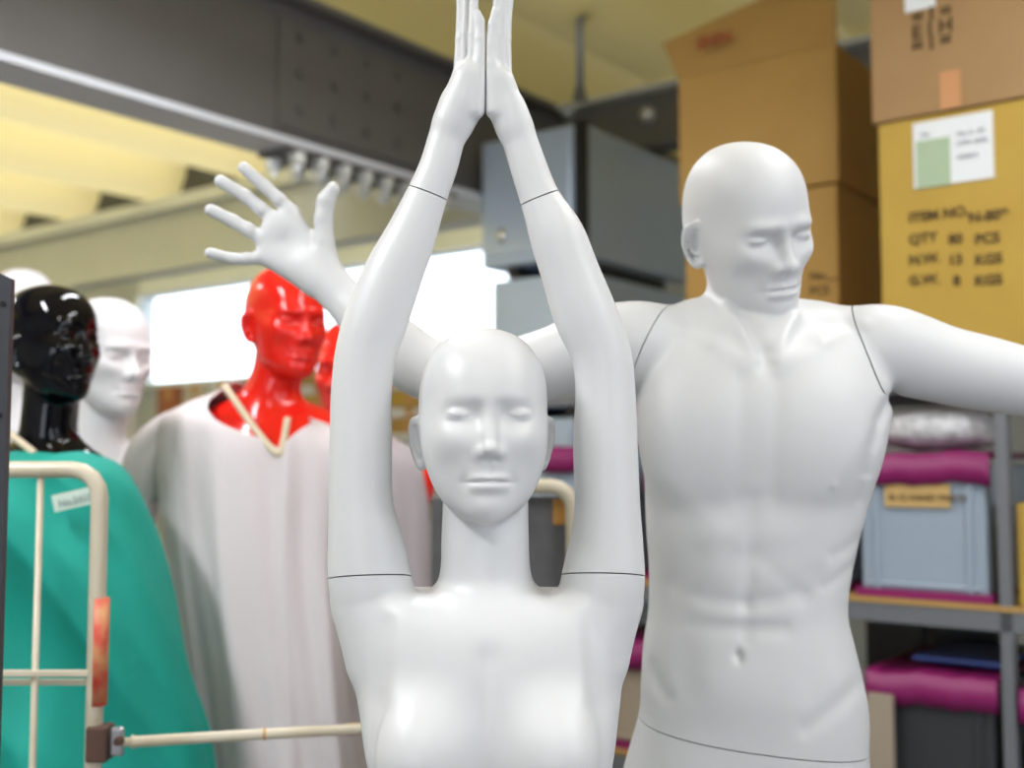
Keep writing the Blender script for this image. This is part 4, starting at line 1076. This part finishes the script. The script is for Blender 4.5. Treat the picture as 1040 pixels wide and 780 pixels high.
def build_background():
    Mbase = mat('steel_base', (.5, .5, .5), .25, .9)
    Mred = mat('glossy_red', (.82, .018, .010), .14); Mblk = mat('glossy_black', (.002, .002, .004), .07, spec=.36)
    Mw2 = mat('matte_white', (.74, .72, .74), .45)
    Mrobe = mat('white_cotton', (.66, .60, .61), .9, bump=(60, .08)); Mlil = mat('lilac_grey_cotton', (.50, .45, .48), .9, bump=(60, .08))
    Mteal = mat('teal_cotton', (.0, .31, .245), .75, noise=(6, .3, (0, .26, .20)), bump=(70, .1))
    Mcream = mat('cream_tape', (.66, .56, .40), .7); Mtagm = mat('name_tag', (.55, .66, .58), .6)
    m1, R1 = bust('red_mannequin', 'glossy red mannequin in a loose white smock, face turned right, below the open hand', Mred, 291, 327, 2.50, 38, 3, 1.04, True, 268, .17, Mbase=Mbase)
    m2, R2 = bust('red_mannequin', 'second glossy red mannequin, mostly hidden behind the raised white arm', Mred, 358, 378, 2.92, -15, 0, 1.14, True, 366, .17, Mbase=Mbase)
    m3, R3 = bust('black_mannequin', 'glossy black mannequin in a teal gown looking right at the left edge', Mblk, 52, 349, 2.2, 66, -2, .97, False, 43, .135, nk=.13, Mbase=Mbase)
    m4, R4 = bust('white_mannequin', 'bald matte white mannequin looking right behind the black one', Mw2, 110, 361, 2.66, 52, 4, 1.13, True, 92, .15, nk=.10, Mbase=Mbase)
    m5, R5 = bust('white_mannequin', 'white mannequin whose bald crown shows above the black head', Mw2, 22, 328, 3.02, 25, 0, 1.21, True, 24, .15, Mbase=Mbase)
    def put(name, label, par, mt, ring, nz=90, nth=220, thick=.004):
        bm = robe(name, label, None, mt, ring, nz, nth, None)
        o = obj(name, bm, mt, par); o['label'] = label
        md = o.modifiers.new('thick', 'SOLIDIFY'); md.thickness = thick; md.offset = 1
        return o
    # white smock
    Y = 2.52
    k = [(0, (386, 236, 303, .070, .03)), (.1, (398, 216, 318, .09, .03)), (.2, (408, 190, 340, .12, .03)), (.3, (424, 164, 352, .145, .025)), (.35, (450, 160, 360, .158, .02)), (.4, (490, 160, 364, .165, .015)), (.5, (560, 172, 360, .17, .01)), (.7, (640, 186, 365, .175, .01)), (.85, (720, 196, 372, .18, .01)), (1, (800, 204, 380, .185, .01)), (1.1, (1000, 215, 392, .19, .01))]
    sm = put('smock', 'loose white cotton smock with V neck', m1, Mrobe, garment(Mrobe, Y, k, .42, math.radians(72), math.radians(100), math.radians(55), .6, .085, 7, tilt=.30))
    # sleeve (left in picture)
    def sleeve(pts, radii, mt, par, seed=0, flat=.8):
        S = catmull([list(at(a, b, Yy)) + [r] for (a, b, Yy), r in zip(pts, radii)], 8)
        bm = bmesh.new(); rows = []
        for i, r in enumerate(S):
            p = Vector(r[:3]); t = Vector(S[min(i + 1, len(S) - 1)][:3] - S[max(i - 1, 0)][:3]).normalized(); v = Vector((0, 1, 0)); v = (v - t * v.dot(t)).normalized(); u = t.cross(v)
            g = i / (len(S) - 1)
            rows.append([bm.verts.new(p + (u * math.cos(th) + v * math.sin(th) * flat) * r[3] * (1 + .10 * g * math.sin(5 * th + seed) + .05 * g * math.sin(9 * th + 3 * g))) for th in [2 * PI * j / 72 for j in range(72)]])
        for i in range(len(rows) - 1):
            for j in range(72):
                f = bm.faces.new((rows[i][j], rows[i][(j + 1) % 72], rows[i + 1][(j + 1) % 72], rows[i + 1][j])); f.smooth = True
        o = obj('sleeve', bm, mt, par); md = o.modifiers.new('t', 'SOLIDIFY'); md.thickness = .004
        return o
    sleeve([(208, 436, Y + .02), (184, 442, Y + .01), (162, 460, Y), (149, 485, Y - .01), (143, 504, Y - .01)], [.045, .058, .062, .058, .056], Mrobe, sm, 1)
    # cream neck tape lying along the V
    def onneck(px, py, y): p = at(px, py, y); return tuple(float(c) for c in p)
    bm = bmesh.new(); tube_bm(bm, [onneck(228, 392, Y - .035), onneck(240, 409, Y - .075), onneck(256, 432, Y - .105), onneck(272, 452, Y - .125), onneck(283, 461, Y - .130), onneck(288, 448, Y - .12), onneck(292, 425, Y - .10)], .0075, m=5); obj('neck_tape', bm, Mcream, sm)
    # lilac smock of the second red mannequin
    Y2 = 2.94
    k = [(0, (440, 330, 392, .075, .02)), (.1, (446, 318, 402, .10, .02)), (.2, (458, 290, 420, .14, .02)), (.3, (480, 280, 432, .155, .02)), (.4, (520, 276, 437, .16, .015)), (.6, (600, 280, 438, .17, .01)), (.8, (700, 285, 440, .18, .01)), (1, (850, 290, 442, .19, .01))]
    put('smock', 'lilac grey cotton smock', m2, Mlil, garment(Mlil, Y2, k, .2, math.radians(90), math.radians(60), math.radians(60), 1.9, .06, 6))
    # teal gown
    Y3 = 2.18
    k = [(0, (458, 14, 78, .075, .03)), (.1, (461, 2, 88, .10, .03)), (.2, (472, -30, 112, .14, .02)), (.3, (495, -50, 131, .150, .02)), (.4, (540, -62, 149, .16, .02)), (.55, (610, -70, 171, .165, .01)), (.7, (690, -74, 194, .17, .01)), (.85, (780, -78, 212, .175, .01)), (1, (1000, -80, 226, .18, .01))]
    gw = put('gown', 'teal green cotton gown', m3, Mteal, garment(Mteal, Y3, k, .12, math.radians(60), math.radians(70), math.radians(60), .3, .15, 4, diag=4.5))
    c = at(75, 507, Y3 - .152)
    bm = bmesh.new(); box_bm(bm, c, (.075, .002, .030), Matrix.Rotation(math.radians(-13), 3, 'Y')); bmesh.ops.subdivide_edges(bm, edges=bm.edges[:], cuts=2); o = obj('name_tag', bm, Mtagm, gw)
    text_part('tag_text', 'No.2415', .017, at(60, 515, Y3 - .1545), Matrix.Rotation(math.radians(-13), 3, 'Y') @ Matrix.Rotation(PI / 2, 3, 'X'), mat('tag_print', (.3, .4, .36), .7), gw)
    bm = bmesh.new(); tube_bm(bm, [onneck(10, 441, Y3 - .02), onneck(22, 450, Y3 - .045), onneck(36, 461, Y3 - .06)], .007, m=5); obj('neck_tape', bm, Mcream, gw)
    # ---------------- roll cages
    Mtube = mat('cream_enamel', (.62, .56, .44), .35, noise=(9, .55, (.45, .36, .22))); Mbrn = mat('rusty_brown', (.09, .045, .03), .7); Mst = mat('galvanised', (.42, .42, .44), .35, .8)
    Mrt = mat('red_tape', (.60, .05, .03), .5, noise=(25, .9, (.62, .38, .16)))
    Yc = 1.85
    def cage(label, xs_, ztop_px, Yc, n_bars, rad, xl, xr, zmid=(), tape=None):
        L = at(xl, ztop_px, Yc); R_ = at(xr, ztop_px, Yc); zt = float(L[2]); r = .045
        t = thing('roll_cage', label, 'roll cage', ((L[0] + R_[0]) / 2, Yc, 0))
        pts = [(L[0], Yc, .14), (L[0], Yc, zt - r)] + [(L[0] + r - r * math.cos(k * PI / 8), Yc, zt - r + r * math.sin(k * PI / 8)) for k in range(1, 5)] + \
              [(R_[0] - r + r * math.sin(k * PI / 8), Yc, zt - r + r * math.cos(k * PI / 8)) for k in range(0, 4)] + [(R_[0], Yc, zt - r), (R_[0], Yc, .14)]
        bm = bmesh.new(); tube_bm(bm, pts, rad, m=1, seg=20); obj('frame_tube', bm, Mtube, t)
        for bx in n_bars:
            p = at(bx, 600, Yc); bm = bmesh.new(); tube_bm(bm, [(p[0], Yc, .16), (p[0], Yc, zt)], .0052, m=1, seg=10); obj('bar', bm, Mtube, t)
        for zz in zmid:
            z = float(at(0, zz, Yc)[2]); bm = bmesh.new(); box_bm(bm, ((L[0] + R_[0]) / 2, Yc - .008, z), (R_[0] - L[0], .006, .011), None, .002); box_bm(bm, ((L[0] + R_[0]) / 2, Yc + .004, z - .016), (R_[0] - L[0], .006, .010), None, .002); obj('cross_rail', bm, Mtube, t)
        # base deck + castors
        bm = bmesh.new(); box_bm(bm, ((L[0] + R_[0]) / 2, Yc + .07, .15), (R_[0] - L[0] + .03, .17, .03), None, .004); obj('deck', bm, Mtube, t)
        for x in (L[0] + .05, R_[0] - .05):
            for y in (Yc + .0, Yc + .13):
                bm = bmesh.new(); bmesh.ops.create_cone(bm, cap_ends=True, segments=32, radius1=.055, radius2=.055, depth=.03, matrix=Matrix.Translation((x, y, .055)) @ Matrix.Rotation(PI / 2, 4, 'Y'))
                cst = obj('castor', bm, Mbrn, t); bm = bmesh.new(); box_bm(bm, (x, y, .12), (.05, .06, .035), None, .004); obj('castor_fork', bm, Mst, cst)
        return t, zt
    cg, zt = cage('cream enamelled tube roll cage in the left foreground with red taped upright', None, 477, Yc, (38, -30, -98), .0135, -170, 102, (683,))
    # taped section, brown clamp and hinge plate
    def seg_t(name, px, y0, y1, rad, m, par, Y=Yc):
        a = at(px, y0, Y); b = at(px, y1, Y); bm = bmesh.new(); tube_bm(bm, [(a[0], Y, a[2]), (a[0], Y, b[2])], rad, m=1, seg=20); return obj(name, bm, m, par)
    seg_t('red_tape', 102, 607, 716, .0146, Mrt, cg)
    c = at(101.5, 754, Yc); bm = bmesh.new(); box_bm(bm, c, (.034, .040, .056), None, .004); obj('clamp', bm, Mbrn, cg)
    c = at(119, 753, Yc - .008); bm = bmesh.new(); box_bm(bm, c, (.022, .012, .046), None, .005); obj('hinge_plate', bm, Mst, cg)
    bm = bmesh.new(); bmesh.ops.create_cone(bm, cap_ends=True, segments=20, radius1=.008, radius2=.006, depth=.012, matrix=Matrix.Translation([float(x) for x in at(120, 753, Yc - .018)]) @ Matrix.Rotation(PI / 2, 4, 'X')); obj('rivet', bm, Mbrn, cg)
    # swinging retaining bar
    p0, p1, p2, p3 = at(122, 754, Yc - .005), at(134, 753.5, Yc), at(268, 745.5, Yc + .02), at(420, 737.5, Yc + .05)
    bm = bmesh.new(); tube_bm(bm, [p0, p1], .0075, m=1); tube_bm(bm, [p1, (p1 * .97 + p2 * .03), p2, p3], [.0115, .0088, .0088], m=1, seg=18)
    ba = obj('retaining_bar', bm, Mtube, cg)
    bm = bmesh.new(); tube_bm(bm, [p2, (p2 * .985 + p3 * .015)], .0096, m=1); obj('band', bm, mat('orange_rust', (.55, .28, .06), .6), ba)
    bm = bmesh.new(); q0 = at(352, 741, Yc + .04); q1 = at(366, 740.3, Yc + .042); tube_bm(bm, [q0, q1], .0096, m=1); obj('band', bm, bpy.data.materials['orange_rust'], ba)
    # second cage with a dark liner
    Y5 = 2.25
    cg2, zt2 = cage('cream tube roll cage with dark liner between the female mannequin\'s neck and arm', None, 494, Y5, (500,), .0150, 460, 582, ())
    L = at(437, 600, Y5); R_ = at(577, 600, Y5)
    bm = bmesh.new(); box_bm(bm, ((L[0] + R_[0]) / 2, Y5 + .03, (zt2 - .02 + .17) / 2), (R_[0] - L[0], .02, zt2 - .19), None, .004)
    obj('liner', bm, mat('dark_liner', (.085, .085, .092), .6, noise=(7, .9, (.15, .15, .155))), cg2)
    c = at(569, 520, Y5 + .018); bm = bmesh.new(); box_bm(bm, c, (.028, .003, .05), None, .001); obj('orange_tag', bm, mat('orange_tag', (.50, .24, .05), .6), cg2)
    # ---------------- slotted steel post at the left edge
    Yp = 1.62
    a = at(11, 280, Yp); t = thing('slotted_post', 'dark grey slotted steel post at the left edge', 'post', (a[0] - .02, Yp, 0))
    Mp = mat('gunmetal', (.045, .047, .055), .4, .3)
    x1 = float(a[0]); zt = float(a[2])
    bm = bmesh.new()
    v = [(x1 - .045, Yp, 0), (x1, Yp, 0), (x1, Yp, zt - .004), (x1 - .045, Yp, zt + .018)]
    f = bm.faces.new([bm.verts.new(p) for p in v]); r = bmesh.ops.extrude_face_region(bm, geom=[f]); bmesh.ops.translate(bm, vec=(0, .003, 0), verts=[g for g in r['geom'] if isinstance(g, bmesh.types.BMVert)])
    v = [(x1 - .003, Yp + .003, 0), (x1 - .003, Yp + .014, 0), (x1 - .003, Yp + .014, zt - .004), (x1 - .003, Yp + .003, zt - .004)]
    f = bm.faces.new([bm.verts.new(p) for p in v]); r = bmesh.ops.extrude_face_region(bm, geom=[f]); bmesh.ops.translate(bm, vec=(.003, 0, 0), verts=[g for g in r['geom'] if isinstance(g, bmesh.types.BMVert)])
    bmesh.ops.recalc_face_normals(bm, faces=bm.faces[:]); obj('angle_profile', bm, Mp, t)
    for i in range(9):
        z = float(at(5, 422, Yp)[2]) - .16 * (i - 1)
        bm = bmesh.new(); bmesh.ops.create_cone(bm, cap_ends=True, segments=16, radius1=.0042, radius2=.0042, depth=.002, matrix=Matrix.Translation((x1 - .010, Yp - .0006, z)) @ Matrix.Rotation(PI / 2, 4, 'X')); obj('painted_hole', bm, mat('hole_black', (.005, .005, .005), .9) if i == 0 else bpy.data.materials['hole_black'], t)  # flat black disc stands in for the dark of an open hole
    eobj_ = bmesh.new(); box_bm(eobj_, (x1 - .02, Yp + .02, .004), (.09, .09, .008), None, .002); obj('foot_plate', eobj_, Mp, t)
# ------------------------------------------------------------------ assemble
Mfem = mat('satin_white_enamel', (.61, .61, .615), .42); Mmale = mat('matte_white_plastic', (.58, .58, .585), .50); Mpl = mat('base_steel', (.45, .45, .45), .3, .8)
LAMPS = [(-1.5, .7), (.2, -.9), (1.8, .3), (-.5, 2.65), (1.0, 1.7), (-2.7, 2.9)]  # last three are added fill for boxes, beams and left bay
build_setting()
build_store()
build_background()
if True:
    rf = build_female(Mfem)
    V, Q = leg_mesh(float(at(498, 900, 1.4)[0]), 1.43, .66, .150, .012, stance=.085)
    obj('legs', np_mesh('legs', V, Q), Mfem, rf); base_plate('base', (float(at(498, 900, 1.4)[0]), 1.40), .22, 0, .012, Mpl, rf)
build_male(Mmale, Mpl)
cd = bpy.data.cameras.new('camera'); cam = bpy.data.objects.new('camera', cd); COL.objects.link(cam)
cam.location = (0, 0, EYE); cam.rotation_euler = (PI / 2 + PITCH, 0, 0); cd.sensor_width = 36; cd.lens = FPX / 1040 * 36
cd.dof.use_dof = True; cd.dof.focus_distance = 1.345; cd.dof.aperture_fstop = 2.5; cd.dof.aperture_blades = 9
bpy.context.scene.camera = cam
w = bpy.data.worlds.new('sky'); bpy.context.scene.world = w; w.use_nodes = True
w.node_tree.nodes['Background'].inputs[0].default_value = (.82, .89, 1.0, 1); w.node_tree.nodes['Background'].inputs[1].default_value = 2.9
for loc, tgt, e, s, c in [((x_, y_, 2.96), 0, e_, (.16, 1.2), (.92, .94, 1)) for (x_, y_), e_ in zip(LAMPS, (46, 10, 22, 14, 9, 12))]:
    l = bpy.data.lights.new('tube_light', 'AREA'); l.shape = 'RECTANGLE'; l.size = s[0]; l.size_y = s[1]; l.energy = e; l.color = c
    o = bpy.data.objects.new('tube_light', l); COL.objects.link(o); o.location = loc
vs = bpy.context.scene.view_settings
vs.view_transform = 'Standard'; vs.look = 'None'; vs.gamma = 1; vs.use_curve_mapping = False; vs.exposure = 0.42
